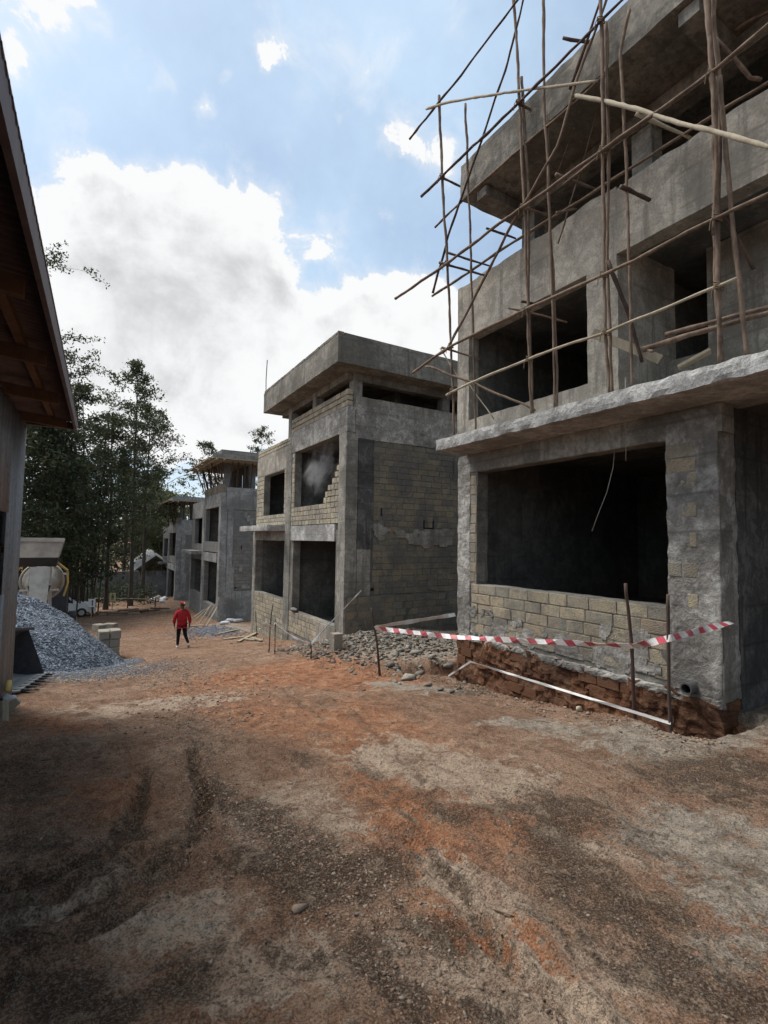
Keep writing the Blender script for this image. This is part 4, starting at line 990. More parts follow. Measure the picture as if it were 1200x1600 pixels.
tape([A2+Vector((-.035, -.05, 0)), at_depth_of(s3, 1045, 995)+Vector((-.04, -.05, 0)), ony(1143, 972, 3.2)], .085, 'tapecream', 'dusty red and cream tape running from the trench stake to the pier corner', .45)
tape([A1+Vector((.02, .03, .01)), onx(650, 970, 5.8), Vector((6.98, 8.6, onx(716, 961, 7).z))], .09, 'tapefade', 'faded white tape from the lone stake back to the nearest house', .25)
q1 = onx(735, 1034, 6.2); q0 = ground_hit(700, 1058); q2 = at_depth_of(g3, 1046, 1128)
tape([q0+Vector((0, 0, .02)), q1, q2+Vector((-.03, -.03, 0))], .04, 'tapefade', 'slack white tape hanging low along the trench', .3)
c3 = lambda x, y: (360+x/2.858, 500+y/2.858)
g5 = ground_hit(430, 1022); T0 = at_depth_of(g5, *c3(200, 1352)); T1 = at_depth_of(ground_hit(486, 1030), *c3(360, 1445)); T2 = ony(*c3(585, 1207), 14.02)
tape([T0, T1], .06, 'tapefade', 'white tape sagging from the short stake to the stubby stake by the pit', .4, .08)
tape([T1, T2], .05, 'tapefade', 'white tape climbing to a socket in the side wall of the stone house', .3)
tape([T0+Vector((-.25, .05, .02)), T0+Vector((-.1, -.02, -.06)), T0], .12, 'tapefade', 'loose knotted end of white tape on the short stake', 1.2, .03, 5)

# ------------------------------------------------------------------ corrugated shed on the left (turned 1.1 degrees)
TH = math.radians(-1.1)
def rs(x, y, z): return (x*math.cos(TH)-y*math.sin(TH), x*math.sin(TH)+y*math.cos(TH), z)
SH = thing('shed', 'corrugated iron shed with an overhanging timber roof', 'shed', rs(-2.5, 2, 0.1))
def rsobj(b, name, m, smooth_=False, parent=SH): b.v = [rs(*v) for v in b.v]; return b.obj(name, m, parent, smooth_)
def corr_wall(y0, y1, z0, z1, x, pitch=.076, amp=.009, per=8):
    n = int((y1-y0)/pitch*per); V = []; Q = []
    for i in range(n+1):
        y = y0+(y1-y0)*i/n; o = amp*math.sin(2*math.pi*(y-y0)/pitch)
        V += [(x+o, y, z0), (x+o, y, z1), (x+o-.004, y, z0), (x+o-.004, y, z1)]
    for i in range(n):
        k = i*4; Q += [(k, k+4, k+5, k+1), (k+2, k+3, k+7, k+6), (k, k+2, k+6, k+4), (k+1, k+5, k+7, k+3)]
    Q += [(0, 1, 3, 2), (n*4, n*4+2, n*4+3, n*4+1)]
    b = B(); b.v = V; b.f = Q; return b
ys = [-4, -3.1, -2.2, -1.3, -.4, .5, 1.4, 2.3, 3.2, 4.1, 5.0, 5.9, 6.8, 7.9]
for i, (a, b_) in enumerate(zip(ys, ys[1:])):
    zt = 3.06; x = -.92+.006*(i % 2)
    if 5.8 < a < 6.0: rsobj(corr_wall(a, b_+.05, 1.55+.3, zt, x), 'wall_sheet', 'sheet', True); rsobj(corr_wall(a, b_+.05, -.6, .95, x), 'wall_sheet', 'sheet', True)
    else: rsobj(corr_wall(a, b_+.05, -.9, zt, x), 'wall_sheet', 'sheet', True)
eb = corr_wall(-5, -.93, -.9, 3.06, 0); eb.v = [(y_, 7.92+x_, z_) for x_, y_, z_ in eb.v]; rsobj(eb, 'end_sheet', 'sheet', True)
for z in (.0, 1.4, 2.6): rsobj(B().box(-1.05, -.96, -4, 7.85, z, z+.07), 'wall_rail', 'rafter')
rsobj(B().box(-1.06, -.95, 7.76, 7.86, -.9, 3.04), 'corner_post', 'rafter')
rsobj(B().box(-5, -4.9, -4, 7.9, -.9, 3.0), 'rear_wall', 'sheet'); rsobj(B().box(-4.9, -1.06, -4.1, -4, -.9, 3.0), 'gable_wall', 'sheet')
# roof: corrugated sheets above rafters and purlins
zr = lambda x: 3.17+(-.36-x)*.10
def roofpatch(y0, y1):
    n = int((y1-y0)/.0095); V = []; Q = []
    for i in range(n+1):
        y = y0+(y1-y0)*i/n; o = .009*math.sin(2*math.pi*y/.076)
        for x in (-.34, -5.3): V += [(x, y, zr(x)+o), (x, y, zr(x)+o+.004)]
    for i in range(n):
        k = i*4; Q += [(k, k+2, k+6, k+4), (k+1, k+5, k+7, k+3), (k, k+4, k+5, k+1), (k+2, k+3, k+7, k+6)]
    Q += [(0, 1, 3, 2), (n*4, n*4+2, n*4+3, n*4+1)]
    b = B(); b.v = V; b.f = Q; return b
yy = [-4.4, -2.4, -.4, 1.6, 3.6, 5.6, 7.97]
for a, b_ in zip(yy, yy[1:]): rsobj(roofpatch(a, b_+.004), 'roof_sheet', 'roofsheet', True)
for x in (-.62, -1.25, -2.6, -4.0): rsobj(B().add([(x-.03, -4.4, zr(x)-.075), (x+.03, -4.4, zr(x)-.075), (x+.03, 7.9, zr(x)-.075), (x-.03, 7.9, zr(x)-.075), (x-.03, -4.4, zr(x)-.012), (x+.03, -4.4, zr(x)-.012), (x+.03, 7.9, zr(x)-.012), (x-.03, 7.9, zr(x)-.012)],
     [(0, 3, 2, 1), (4, 5, 6, 7), (0, 1, 5, 4), (1, 2, 6, 5), (2, 3, 7, 6), (3, 0, 4, 7)]), 'purlin', 'rafter')
for k in range(9):
    y = 7.55-k*1.35; rsobj(B().add([(x, y+e, zr(x)-d) for x in (-.45, -5) for e in (-.03, .03) for d in (.19, .078)], [(0, 1, 3, 2), (4, 6, 7, 5), (0, 4, 5, 1), (2, 3, 7, 6), (0, 2, 6, 4), (1, 5, 7, 3)]), 'rafter', 'rafter')
rsobj(B().box(-.375, -.345, -4.4, 7.98, 3.02, 3.2), 'fascia_board', 'roofsheet')
rsobj(B().box(-5.2, -.376, 7.925, 7.965, 3.06, 3.15), 'verge_board', 'roofsheet')

# ------------------------------------------------------------------ loader bucket beyond the shed corner
def bucket():
    L0 = ground_hit(24, 1086); L1 = ground_hit(70, 1056)
    L0.z = gat(L0.x, L0.y)+.02; L1.z = gat(L1.x, L1.y)+.02
    e = (L1-L0); W = e.length; e.normalize(); out = Vector((e.y, -e.x, 0)).normalized(); up = Vector((0, 0, 1))
    R_ = thing('loader_bucket', 'dark steel loader bucket with a row of teeth beyond the shed corner', 'bucket', L0)
    prof = [(.0, .0), (-.30, .0), (-.52, .06), (-.66, .22), (-.70, .45), (-.62, .68), (-.42, .86), (-.30, .90)]
    # shell with thickness
    def shell(pr, th, name, m):
        b = B(); n = len(pr)
        V = []
        for s in (0, W):
            for i, (o_, z_) in enumerate(pr): V.append(L0+e*s+out*o_+up*z_)
            for i, (o_, z_) in enumerate(pr):
                a = Vector(pr[max(i-1, 0)]); c = Vector(pr[min(i+1, n-1)]); d = (c-a).normalized(); nn = Vector((-d.y, d.x))
                V.append(L0+e*s+out*(o_-nn.x*-th)+up*(z_-nn.y*-th))
        Q = []; m2 = 2*n
        for i in range(n-1):
            Q += [(i, i+1, m2+i+1, m2+i), (n+i, m2+n+i, m2+n+i+1, n+i+1), (i, n+i, n+i+1, i+1), (m2+i, m2+i+1, m2+n+i+1, m2+n+i)]
        Q += [(0, m2, m2+n, n), (n-1, 2*n-1, m2+2*n-1, m2+n-1)]
        b.add(V, Q); return b.obj(name, m, R_)
    shell(prof[2:], .03, 'back_plate', 'bucketsteel'); shell([(.04, .012), (-.3, .012), (-.53, .06)], -.025, 'floor_plate', 'bucketfloor')
    for s in (0.0, W-.03):
        b = B(); V = [L0+e*(s+t)+out*o_+up*z_ for t in (0, .03) for o_, z_ in prof]; n = len(prof)
        Q = [tuple(range(n)), tuple(range(2*n-1, n-1, -1))]+[(i, (i+1) % n, n+(i+1) % n, n+i) for i in range(n)]
        if s == 0.0: # near cheek is cut back so one sees in
            V = [L0+e*(s+t)+out*o_+up*z_ for t in (0, .03) for o_, z_ in [(-.02, 0), (-.30, 0), (-.52, .06), (-.66, .22), (-.60, .3), (-.2, .2)]]; n = 6
            Q = [tuple(range(n)), tuple(range(2*n-1, n-1, -1))]+[(i, (i+1) % n, n+(i+1) % n, n+i) for i in range(n)]
        b.add(V, Q); b.obj('cheek_plate', 'bucketsteel', R_)
    b = B().obox(L0+e*W/2+out*(-.34)+up*.93, e*W/2, out*.13, up*.02); b.obj('top_lip', 'bucketsteel', R_)
    for i in range(7):
        s = W*(i+.5)/7; c = L0+e*s; b = B()
        b.add([c+e*t*.045+out*o_+up*z_ for t in (-1, 1) for o_, z_ in ((-.06, .045), (.06, .04), (.20, .012), (.06, -.005), (-.06, -.005))], [(0, 1, 2, 3, 4), (9, 8, 7, 6, 5)]+[(i_, 5+i_, 5+(i_+1) % 5, (i_+1) % 5) for i_ in range(5)])
        b.obj('tooth', 'steel', R_)
    B().obox(L0+e*W/2+out*(-.85)+up*.5, e*.12, out*.2, up*.14).obj('loader_arm', 'yellowp', R_)
bucket()
def lump(c, r, m, name, seed, amp=.3, base=(ICO2V, ICO2F)):
    V, Fc = base; out = []
    for v in V:
        v = Vector(v); k = 1+amp*mn.noise(v*1.6+Vector((seed*3.1, seed, 0)))+amp*.5*mn.noise(v*4+Vector((seed, 0, 2)))
        out.append((c[0]+v.x*r[0]*k, c[1]+v.y*r[1]*k, c[2]+v.z*r[2]*k))
    return link(name, meshobj(name, out, Fc, m))
p = ond(13, 1085, 6.0); p.z = gat(p.x, p.y)
pb = ond(12, 1092, 5.6)
tag(lump((pb.x, pb.y, pb.z), (.06, .05, .05), 'bag', 'plastic_bag', 3, .9), 'small crumpled white plastic bag hung at the shed corner', 'bag')
a, b_ = ond(12, 1080, 5.7), ond(14, 1063, 5.75)
tag(B().tube([a, (a+b_)/2, b_], [.03, .034, .028], 8).obj('tool_handle', 'yellowtool', None, True), 'short yellow handle sticking up above the white bag', 'handle')
a, b_ = ond(8, 1110, 5.6), ond(28, 1093, 5.65)
tag(B().beam(a, b_, .05, .10).obj('timber_offcut', 'plank'), 'pale timber offcut leaning beside the white bag', 'timber')
g = ground_hit(6, 1128); tag(B().tube([g-Vector((0, 0, .1)), ond(5, 1095, 5.5)], .05, 8).obj('fence_post', 'plank'), 'short grey post stump at the foot of the shed', 'post')

# ------------------------------------------------------------------ ballast heap
def heap(cx, cy, rx, ry, h, label, m, ms, name, n_st, rmin, rmax, seed, peak=(0, 0)):
    N = 72; V = []; Q = []
    def hz(u, v):
        d = math.hypot(u, v); k = max(0.0, 1-d**1.45)
        x, y = cx+u*rx, cy+v*ry
        nn = mn.noise(Vector((u*2.2+seed, v*2.2, 1)))*.14+mn.noise(Vector((u*6, v*6+seed, 2)))*.05
        return zg(x, y)-.12+h*min(1.0, k*1.0)*(1+nn*1.2) + nn*.25*k
    R2 = 26; 
    for i in range(R2+1):
        for j in range(N):
            t = 2*math.pi*j/N; rr = i/R2*1.08*(1+.06*math.sin(3*t+seed)+.04*math.sin(7*t)); u, v = rr*math.cos(t), rr*math.sin(t)
            V.append((cx+u*rx, cy+v*ry, hz(u, v)+rnd.uniform(-.02, .02)))
    for i in range(R2):
        for j in range(N): Q.append((i*N+j, (i+1)*N+j, (i+1)*N+(j+1) % N, i*N+(j+1) % N))
    R_ = thing(name, label, 'heap', (cx, cy, zg(cx, cy))); R_['kind'] = 'stuff'
    link('heap_core', meshobj('heap_core', V, Q, m, True), R_)
    t = nrng.uniform(0, 6.283, n_st); rr = np.sqrt(nrng.uniform(0, 1.3, n_st)); u, v = rr*np.cos(t), rr*np.sin(t)
    keep = (v < .35); u, v = u[keep], v[keep]
    r = rmin*(rmax/rmin)**nrng.uniform(0, 1, len(u))
    Pp = np.array([(cx+a*rx, cy+b*ry, max(hz(a, b), gat(cx+a*rx, cy+b*ry)) + .006) for a, b in zip(u, v)])
    o = scatter('loose_stones', Pp, r, ms, (OCTV, OCTF), .8); o.parent = R_; o.matrix_parent_inverse = Matrix.Translation(-ORG[R_]); o['kind'] = 'stuff'
heap(-1.5, 15.4, 2.6, 2.7, 1.95, 'large heap of blue grey ballast beside the shed', 'gravel', 'ballast', 'ballast_heap', 15000, .016, .034, 1.0)
x = nrng.normal(.2, .9, 2600); y = nrng.normal(12.4, .8, 2600); r = nrng.uniform(.012, .026, 2600)
tag(scatter('spilled_ballast', np.stack([x, y, gheight(x, y)+.006], -1), r, 'ballast', (OCTV, OCTF), .8), 'ballast spilled on the earth in front of the heap', 'gravel', kind='stuff')

# stacked building stones right of the heap
k = 0; sx0 = ground_hit(163, 1022); bx, by = .52, 17.1
for iy in range(7):
    for ix in range(2):
        for iz in range(4):
            if iz == 3 and iy > 5: continue
            o = link('building_stone', ustone('stone_stack')); y = by+iy*.42+rnd.uniform(-.03, .03); x = bx+ix*.29+rnd.uniform(-.015, .015)
            o.scale = (.275, .40, .245); o.location = (x, y, zbase(x, by)+.02+iz*.25-iy*.06); o.rotation_euler = (0, 0, rnd.uniform(-.05, .05))
            tag(o, 'squared stone in the %s course of the long stack by the heap, %s row' % (('bottom', 'second', 'third', 'top')[iz], ('heap side', 'road side')[ix]), 'stone', 'stacked building stones')
for x, y, rz in ((.42, 18.7, .5), (.75, 19.3, 1.0)):
    o = link('building_stone', ustone('stone_stack')); o.scale = (.27, .4, .2); o.location = (x, y, float(zbase(x, by))+.87-(y-by)/.42*.06+.10); o.rotation_euler = (0, 0, rz)
    tag(o, 'stone laid askew on top of the long stone stack', 'stone', 'stones askew on the stack')

# ------------------------------------------------------------------ concrete mixer behind the heap
def mixer():
    cx, cy = -1.75, 22.0; g = zg(cx, cy)
    R_ = thing('concrete_mixer', 'cream concrete mixer with a raised hopper behind the ballast heap', 'mixer', (cx, cy, g))
    def P_(px, py, y): return ony(px, py, y)
    y0 = cy-1.2
    # hopper: upper box, tapering throat
    zt, zm, zl = ony(60, 842, y0).z, ony(60, 871, y0).z, ony(60, 886, y0).z
    xr_t, xr_m, xr_l = ony(100, 842, y0).x, ony(91, 872, y0).x, ony(87, 886, y0).x; xc = ony(58, 870, y0).x
    def frust(xa, za, xb, zb, ya0, ya1, yb0, yb1, name, m):
        th = .03; b = B(); V = []
        for x_, z_, a, c in ((xa, za, ya0, ya1), (xb, zb, yb0, yb1)):
            w_ = x_-xc; V += [(xc-w_, a, z_), (xc+w_, a, z_), (xc+w_, c, z_), (xc-w_, c, z_)]
        for x_, z_, a, c in ((xa, za+.001, ya0, ya1), (xb, zb, yb0, yb1)):
            w_ = x_-xc-th; V += [(xc-w_, a+th, z_), (xc+w_, a+th, z_), (xc+w_, c-th, z_), (xc-w_, c-th, z_)]
        Q = []
        for i in range(4):
            j = (i+1) % 4; Q += [(i, 4+i, 4+j, j), (8+i, 8+j, 12+j, 12+i), (i, j, 8+j, 8+i), (4+i, 12+i, 12+j, 4+j)]
        b.add(V, Q); return b.obj(name, m, R_)
    frust(xr_t, zt, xr_m, zm, y0-.25, y0+1.3, y0-.12, y0+1.1, 'hopper', 'cream'); frust(xr_m, zm-.002, xr_l, zl, y0-.12, y0+1.1, y0+.25, y0+.9, 'hopper_throat', 'steel')
    b = B(); w_ = xr_t-xc+.03; b.box(xc-w_, xc+w_, y0-.30, y0-.255, zt-.09, zt+.04); b.obj('hopper_rim', 'cream', R_)
    # drum seen end on
    dc = ony(66, 908, cy); rr = abs(ony(98, 908, cy).x-dc.x)
    prof = [(.35*rr, -.9), (.62*rr, -.75), (.92*rr, -.1), (rr, .3), (rr, 1.3), (.75*rr, 2.2), (.4*rr, 2.7)]
    b = B(); N = 28; V = [(dc.x+r_*math.cos(2*math.pi*j/N), dc.y+d_, dc.z+r_*math.sin(2*math.pi*j/N)) for r_, d_ in prof for j in range(N)]
    Q = [(i*N+j, i*N+(j+1) % N, (i+1)*N+(j+1) % N, (i+1)*N+j) for i in range(len(prof)-1) for j in range(N)]+[tuple(range(N-1, -1, -1)), tuple((len(prof)-1)*N+j for j in range(N))]
    b.add(V, Q); d = b.obj('drum', 'cream', R_, True)
    b = B(); b.tube([(dc.x+rr*1.03*math.cos(t), dc.y-.05, dc.z+rr*1.03*math.sin(t)) for t in [2*math.pi*i/30 for i in range(31)]], .05, 6); b.obj('drum_ring', 'cream', d)
    # yellow guard plates round the drum
    for s, nm in ((1, 'guard'), (-1, 'guard')):
        b = B(); pts = [(.55*s, 1.22), (1.22*s, .62), (1.28*s, -.1), (1.1*s, -.85)]
        for (a, c), (e_, f_) in zip(pts, pts[1:]): b.beam((dc.x+a*rr, dc.y-.25, dc.z+c*rr), (dc.x+e_*rr, dc.y-.25, dc.z+f_*rr), .3, .06)
        b.obj('drum_guard', 'yellowp', R_)
    # stand and chutes
    for s in (-1, 1):
        b = B(); b.beam((dc.x+s*.55*rr, y0+.1, g+.9), (dc.x+s*.42*rr, y0+.3, zl), .09, .09); b.obj('stand_leg', 'cream', R_)
        b = B(); b.beam((dc.x+s*.9*rr, y0, dc.z-.35*rr), (dc.x+s*.25*rr, y0, dc.z-.35*rr), .07, .05); b.obj('step_bar', 'cream', R_)
        b = B(); b.tube([(dc.x+s*.45*rr, y0-.05, dc.z-.05), (dc.x+s*.3*rr, y0-.05, dc.z-.35)], .06, 8); b.obj('hydraulic_cylinder', 'steel', R_)
    b = B(); b.add([(dc.x+x_, y_, z_) for x_, y_, z_ in ((-.3, y0, zl), (.3, y0, zl), (.22, y0-.5, g+1.3), (-.22, y0-.5, g+1.3), (-.3, y0+.05, zl), (.3, y0+.05, zl), (.22, y0-.45, g+1.27), (-.22, y0-.45, g+1.27))], [(0, 3, 2, 1), (4, 5, 6, 7), (0, 1, 5, 4), (1, 2, 6, 5), (2, 3, 7, 6), (3, 0, 4, 7)]); b.obj('chute', 'cream', R_)
    B().box(dc.x-.5, dc.x+.5, y0+.1, y0+5.2, g+.85, g+1.1).obj('chassis', 'steel', R_)
    B().box(dc.x-.75, dc.x+.7, y0+4.3, y0+5.9, g+1.0, g+2.6).obj('cab', 'steel', R_)
    for s in (-1, 1):
        for yy_ in (y0+.9, y0+2.1, y0+4.8):
            c = Vector((dc.x+s*.92, yy_, g+.5)); b = B(); b.tube([c-Vector((.16, 0, 0)), c-Vector((.13, 0, 0)), c+Vector((.13, 0, 0)), c+Vector((.16, 0, 0))], [.42, .5, .5, .42], 20)
            wv = b.obj('wheel', 'rubber', R_); b = B(); b.tube([c-Vector((.17, 0, 0)), c+Vector((.17, 0, 0))], .26, 14); b.obj('rim', 'cream', wv)
mixer()

# ------------------------------------------------------------------ white car beyond the heap
def car():
    cy = 40.6; xf = ony(150, 945, cy).x; g = zg(xf-1.5, cy)
    R_ = thing('parked_car', 'white car with a sloping windscreen half hidden by the ballast heap', 'car', (xf-2.1, cy, g))
    pr = [(0, .35), (.02, .62), (-.1, .78), (-.95, .93), (-1.05, .95), (-3.6, .98), (-4.2, .95), (-4.25, .4)]
    gh = [(-1.0, .93), (-1.65, 1.42), (-1.85, 1.47), (-3.3, 1.46), (-3.95, .96)]
    def ext(pr, hw, hw2, z2):
        V = []; n = len(pr)
        for s in (-1, 1):
            for x_, z_ in pr: k = hw+(hw2-hw)*max(0, (z_-.93))/.55 if z2 else hw; V.append((xf+x_, cy+s*k, g+z_))
        return V, [tuple(range(n-1, -1, -1)), tuple(range(n, 2*n))]+[(i, (i+1) % n, n+(i+1) % n, n+i) for i in range(n)]
    B().add(*ext(pr, .84, .84, False)).obj('body', 'whitepaint', R_); B().add(*ext(gh, .78, .6, True)).obj('cabin', 'whitepaint', R_)
    def quad(a, m, name): 
        a = [Vector(v) for v in a]; n_ = (a[1]-a[0]).cross(a[2]-a[0]).normalized()*.012
        B().add([v+n_ for v in a]+[v-n_ for v in a], [(0, 1, 2, 3), (7, 6, 5, 4), (0, 4, 5, 1), (1, 5, 6, 2), (2, 6, 7, 3), (3, 7, 4, 0)]).obj(name, m, R_)
    quad([(xf-1.05, cy-.72, g+.98), (xf-1.05, cy+.72, g+.98), (xf-1.6, cy+.58, g+1.39), (xf-1.6, cy-.58, g+1.39)], 'glass', 'windscreen')
    for s in (-1, 1):
        quad([(xf-1.35, cy+s*.775, g+.99), (xf-2.4, cy+s*.775, g+1.0), (xf-2.4, cy+s*.632, g+1.38), (xf-1.75, cy+s*.632, g+1.38)], 'glass', 'side_window')
        quad([(xf-2.5, cy+s*.775, g+1.0), (xf-3.6, cy+s*.775, g+1.0), (xf-3.35, cy+s*.632, g+1.38), (xf-2.5, cy+s*.632, g+1.38)], 'glass', 'side_window')
        B().obox((xf-.02, cy+s*.6, g+.66), (.04, 0, 0), (0, .16, 0), (0, 0, .07)).obj('headlight', 'glass', R_)
        for x_ in (-.85, -3.4):
            c = Vector((xf+x_, cy+s*.76, g+.31)); wv = B().tube([c-Vector((0, .1, 0)), c+Vector((0, .1, 0))], .31, 18).obj('wheel', 'rubber', R_)
            B().tube([c-Vector((0, .11, 0)), c+Vector((0, .11, 0))], .18, 12).obj('rim', 'cream', wv)
    B().tube([(xf-2.2, cy-.3, g+1.46), (xf-2.25, cy-.3, g+1.75)], .015, 5).obj('antenna', 'steel', R_)
car()

# signs, rail and bank at the end of the road
def sign(px, py, y, w_, h, m, label, mark):
    c = ony(px, py, y); g = zg(c.x, y)
    R_ = thing('sign', label, 'sign', (c.x, y, g))
    B().tube([(c.x, y+.03, g-.2), (c.x, y+.03, c.z+h*.4)], .03, 6).obj('post', 'plank', R_)
    bd = B().box(c.x-w_/2, c.x+w_/2, y-.02, y, c.z-h/2, c.z+h/2).obj('board', m, R_)
    b = B()
    for dx, dz, ww, hh in mark: b.box(c.x+dx*w_-ww*w_/2, c.x+dx*w_+ww*w_/2, y-.026, y-.021, c.z+dz*h-hh*h/2, c.z+dz*h+hh*h/2)
    b.obj('pictogram', 'black', bd)
sign(176, 933, 43.2, .42, .62, 'signyellow', 'small yellow warning sign on the rail before the dark wall', [(0, .28, .22, .16), (0, .05, .4, .2), (-.1, -.2, .12, .25), (.1, -.2, .12, .25)])
sign(143.5, 942, 39.3, .42, .55, 'signwhite', 'small white sign board beside the white car', [(.08, .2, .2, .25), (.08, -.15, .16, .4)])
c = ony(128, 925.5, 44); R_ = thing('red_object', 'small round red lamp on a post behind the white car', 'lamp', (c.x, 44, zg(c.x, 44)))  # round red object of unknown kind, set on a post
B().tube([(c.x, 44, zg(c.x, 44)-.1), (c.x, 44, c.z-.1)], .03, 6).obj('post', 'darkpole', R_)
B().tube([(c.x, 44, c.z-.12), (c.x, 44, c.z-.05), (c.x, 44, c.z+.06), (c.x, 44, c.z+.13)], [.09, .16, .16, .06], 12).obj('lens', 'redplastic', R_, True)
RL = thing('rail_fence', 'low pole rail across the end of the road', 'fence', (1.5, 44, zg(1.5, 44)))
rp = [ony(px, py, 44.0) for px, py in ((146, 935), (200, 935), (243, 937))]
for a, b_ in zip(rp, rp[1:]): pole([a, (a+b_)/2, b_], .04, 'rail', 'palepole', RL, .01, 6)
for p in rp: B().tube([(p.x, p.y+.05, zg(p.x, p.y)-.2), (p.x, p.y+.05, p.z+.12)], .05, 6).obj('post', 'darkpole', RL)
for i in range(6):
    a = ony(150+i*17, 948+rnd.uniform(-1, 3), 39.5); b_ = ony(185+i*16, 950+rnd.uniform(-3, 2), 39.5+rnd.uniform(-.5, .5))
    for v in (a, b_): v.z = zg(v.x, v.y)+.12+rnd.uniform(0, .25)
    tag(pole([a, b_], .10, 'felled_log', 'pole', None, .02, 7), 'felled log lying on the bank below the yellow sign', 'log', 'logs on the bank')
for i in range(14):
    c = ground_hit(rnd.uniform(232, 258), rnd.uniform(936, 942)); r = rnd.uniform(.12, .3)
    tag(lump((c.x, c.y, c.z+r*.5), (r*1.3, r, r*.8), 'bag' if i % 2 else 'brokenrock', 'rubbish_lump', i, .5, (ICOV, ICOF)), 'pale lump of rubbish heaped before the far gate', 'rubbish', 'rubbish before the far gate')

# far perimeter wall and the small gabled building behind
def far_end():
    b = thing('perimeter_wall', 'dark boundary wall under the trees at the end of the road', 'wall', (-2, 52, zg(-2, 52)))
    V3('farstone', b, 'wall_face', wall('y', 52, 52.3, -16, ony(217, 900, 52).x, -5.2, ony(180, 893, 52).z, (), 1, .02))
    for i in range(6): x = -12+i*2.6; B().box(x, x+.4, 51.9, 52.0, -5.2, -1.4).obj('pilaster', 'farplaster', b)
    y = 56; x0, x1 = ony(214, 900, y).x, ony(268, 900, y).x; zt = ony(240, 892, y).z; zr_ = ony(240, 868, y).z; g = -5.0; xm = (x0+x1)/2
    h = thing('gabled_shed', 'far grey shed with an open roof truss and bright iron sheets', 'shed', (xm, y, g))
    V3('farplaster', h, 'front_wall', wall('y', y, y+.3, x0+.2, x1+1.5, g, zt, (), 1, .01)); V3('inner', h, 'side_wall', wall('x', x0+.2, x0+.5, y+.3, y+6, g, zt, (), 1, .01))
    B().box(x0+.5, x1-1.2, y-.03, y, g, zt-.5).obj('gate_panel', 'sheet', h)
    for a, c in (((x0-.2, zt-.2), (xm, zr_-.35)), ((xm, zr_-.35), (x1+.2, zt-.2))):
        B().beam((a[0], y-.4, a[1]), (c[0], y-.4, c[1]), .1, .16).obj('truss_chord', 'darkpole', h)
    for i in range(5):
        x = x0+.3+(x1-x0-.6)*i/4; zz = zt-.2+(zr_-.35-zt+.2)*(1-abs(x-xm)/(xm-x0)); B().beam((x, y-.4, zt-.4), (x, y-.4, zz), .07, .07).obj('truss_web', 'darkpole', h)
    for s, (xa, xb) in enumerate(((x0-.5, xm), (xm, x1+.5))):
        za, zb = (zt-.05, zr_) if s == 0 else (zr_, zt-.05)
        B().add([(xa, y-.6, za), (xb, y-.6, zb), (xb, y+6, zb+.6), (xa, y+6, za+.6), (xa, y-.6, za+.05), (xb, y-.6, zb+.05), (xb, y+6, zb+.65), (xa, y+6, za+.65)], [(0, 3, 2, 1), (4, 5, 6, 7), (0, 1, 5, 4), (1, 2, 6, 5), (2, 3, 7, 6), (3, 0, 4, 7)]).obj('roof_sheet', 'brightsheet', h)
far_end()

# ------------------------------------------------------------------ rubble and litter between the houses
def rock(c, r, m, name, seed, label, cat, group):
    V_, F_ = hull(seed, 11); o = link(name, meshobj(name, V_*np.array(r)+np.array(c), F_, m)); return tag(o, label, cat, group)
spots = [(612, 1040, .16), (640, 1062, .24), (655, 1050, .2), (668, 1072, .15), (690, 1078, .13), (705, 1082, .1), (715, 1076, .14), (650, 1022, .26), (626, 1018, .15), (675, 1030, .2), (700, 1040, .22), (605, 1015, .12),
         (555, 990, .2), (572, 985, .22), (590, 982, .24), (606, 975, .2), (545, 1000, .14), (620, 990, .16), (640, 985, .18), (660, 980, .2), (530, 1008, .14), (515, 1012, .12), (560, 1005, .1), (585, 1002, .12), (680, 1000, .12), (700, 985, .16), (640, 1005, .12), (665, 1010, .1), (595, 1030, .1), (625, 1068, .09)]
for i, (px, py, r) in enumerate(spots):
    c = ground_hit(px, py); r *= .62
    rock((c.x, c.y, gat(c.x, c.y)+r*.3), (r*1.15, r*.85, r*.72), 'brokenrock', 'broken_rock', i+40, 'angular grey rock in the rubble between the two nearest houses', 'rock', 'rubble rocks between the houses')
for i, (px, py, rz, t) in enumerate([(742, 983, .3, .2), (560, 975, .8, .5), (618, 962, 1.3, .3), (590, 968, .2, .7)]):
    c = ground_hit(px, py); o = link('rubble_block', ustone('stone_stack')); o.location = (c.x, c.y, gat(c.x, c.y)+.1); o.scale = (.22, .4, .2); o.rotation_euler = (t*.6, t*.4, rz)
    tag(o, 'squared stone block tipped into the rubble between the two nearest houses', 'stone', 'loose blocks in the rubble')
n = 8000; x = nrng.normal(6.3, 1.15, n); y = nrng.normal(10.9, 1.35, n); k_ = (x < 12) & ~((x > 6.9) & (y < 8.7)) & (y < 13.9) & (x > 4.2); x, y = x[k_], y[k_]; r = .009*(10)**(nrng.uniform(0, 1, len(x))**3.4)
tag(scatter('rubble', np.stack([x, y, gheight(x, y)+r*.25], -1), r, 'brokenrock', (BOXV, BOXF), .7, jit=.45), 'loose grey rubble on the bank between the two nearest houses', 'rubble', kind='stuff')
n = 2500; y = nrng.uniform(2.6, 8.6, n); x = 5.35+.1*np.sin(y*2.1)+nrng.normal(0, .22, n); k_ = x < 6.9; x, y = x[k_], y[k_]; r = .006*(6)**(nrng.uniform(0, 1, len(x))**2.6)
tag(scatter('trench_spoil', np.stack([x, y, gheight(x, y)+r*.2], -1), r, 'pebble', (BOXV, BOXF), .65, jit=.4), 'earth crumbs and chips along the lip of the trench', 'soil', kind='stuff')
n = 1500; x = nrng.normal(5.6, .8, n); y = nrng.normal(26.5, 1.6, n); k_ = x < 6.9; x, y = x[k_], y[k_]; r = nrng.uniform(.02, .08, len(x))
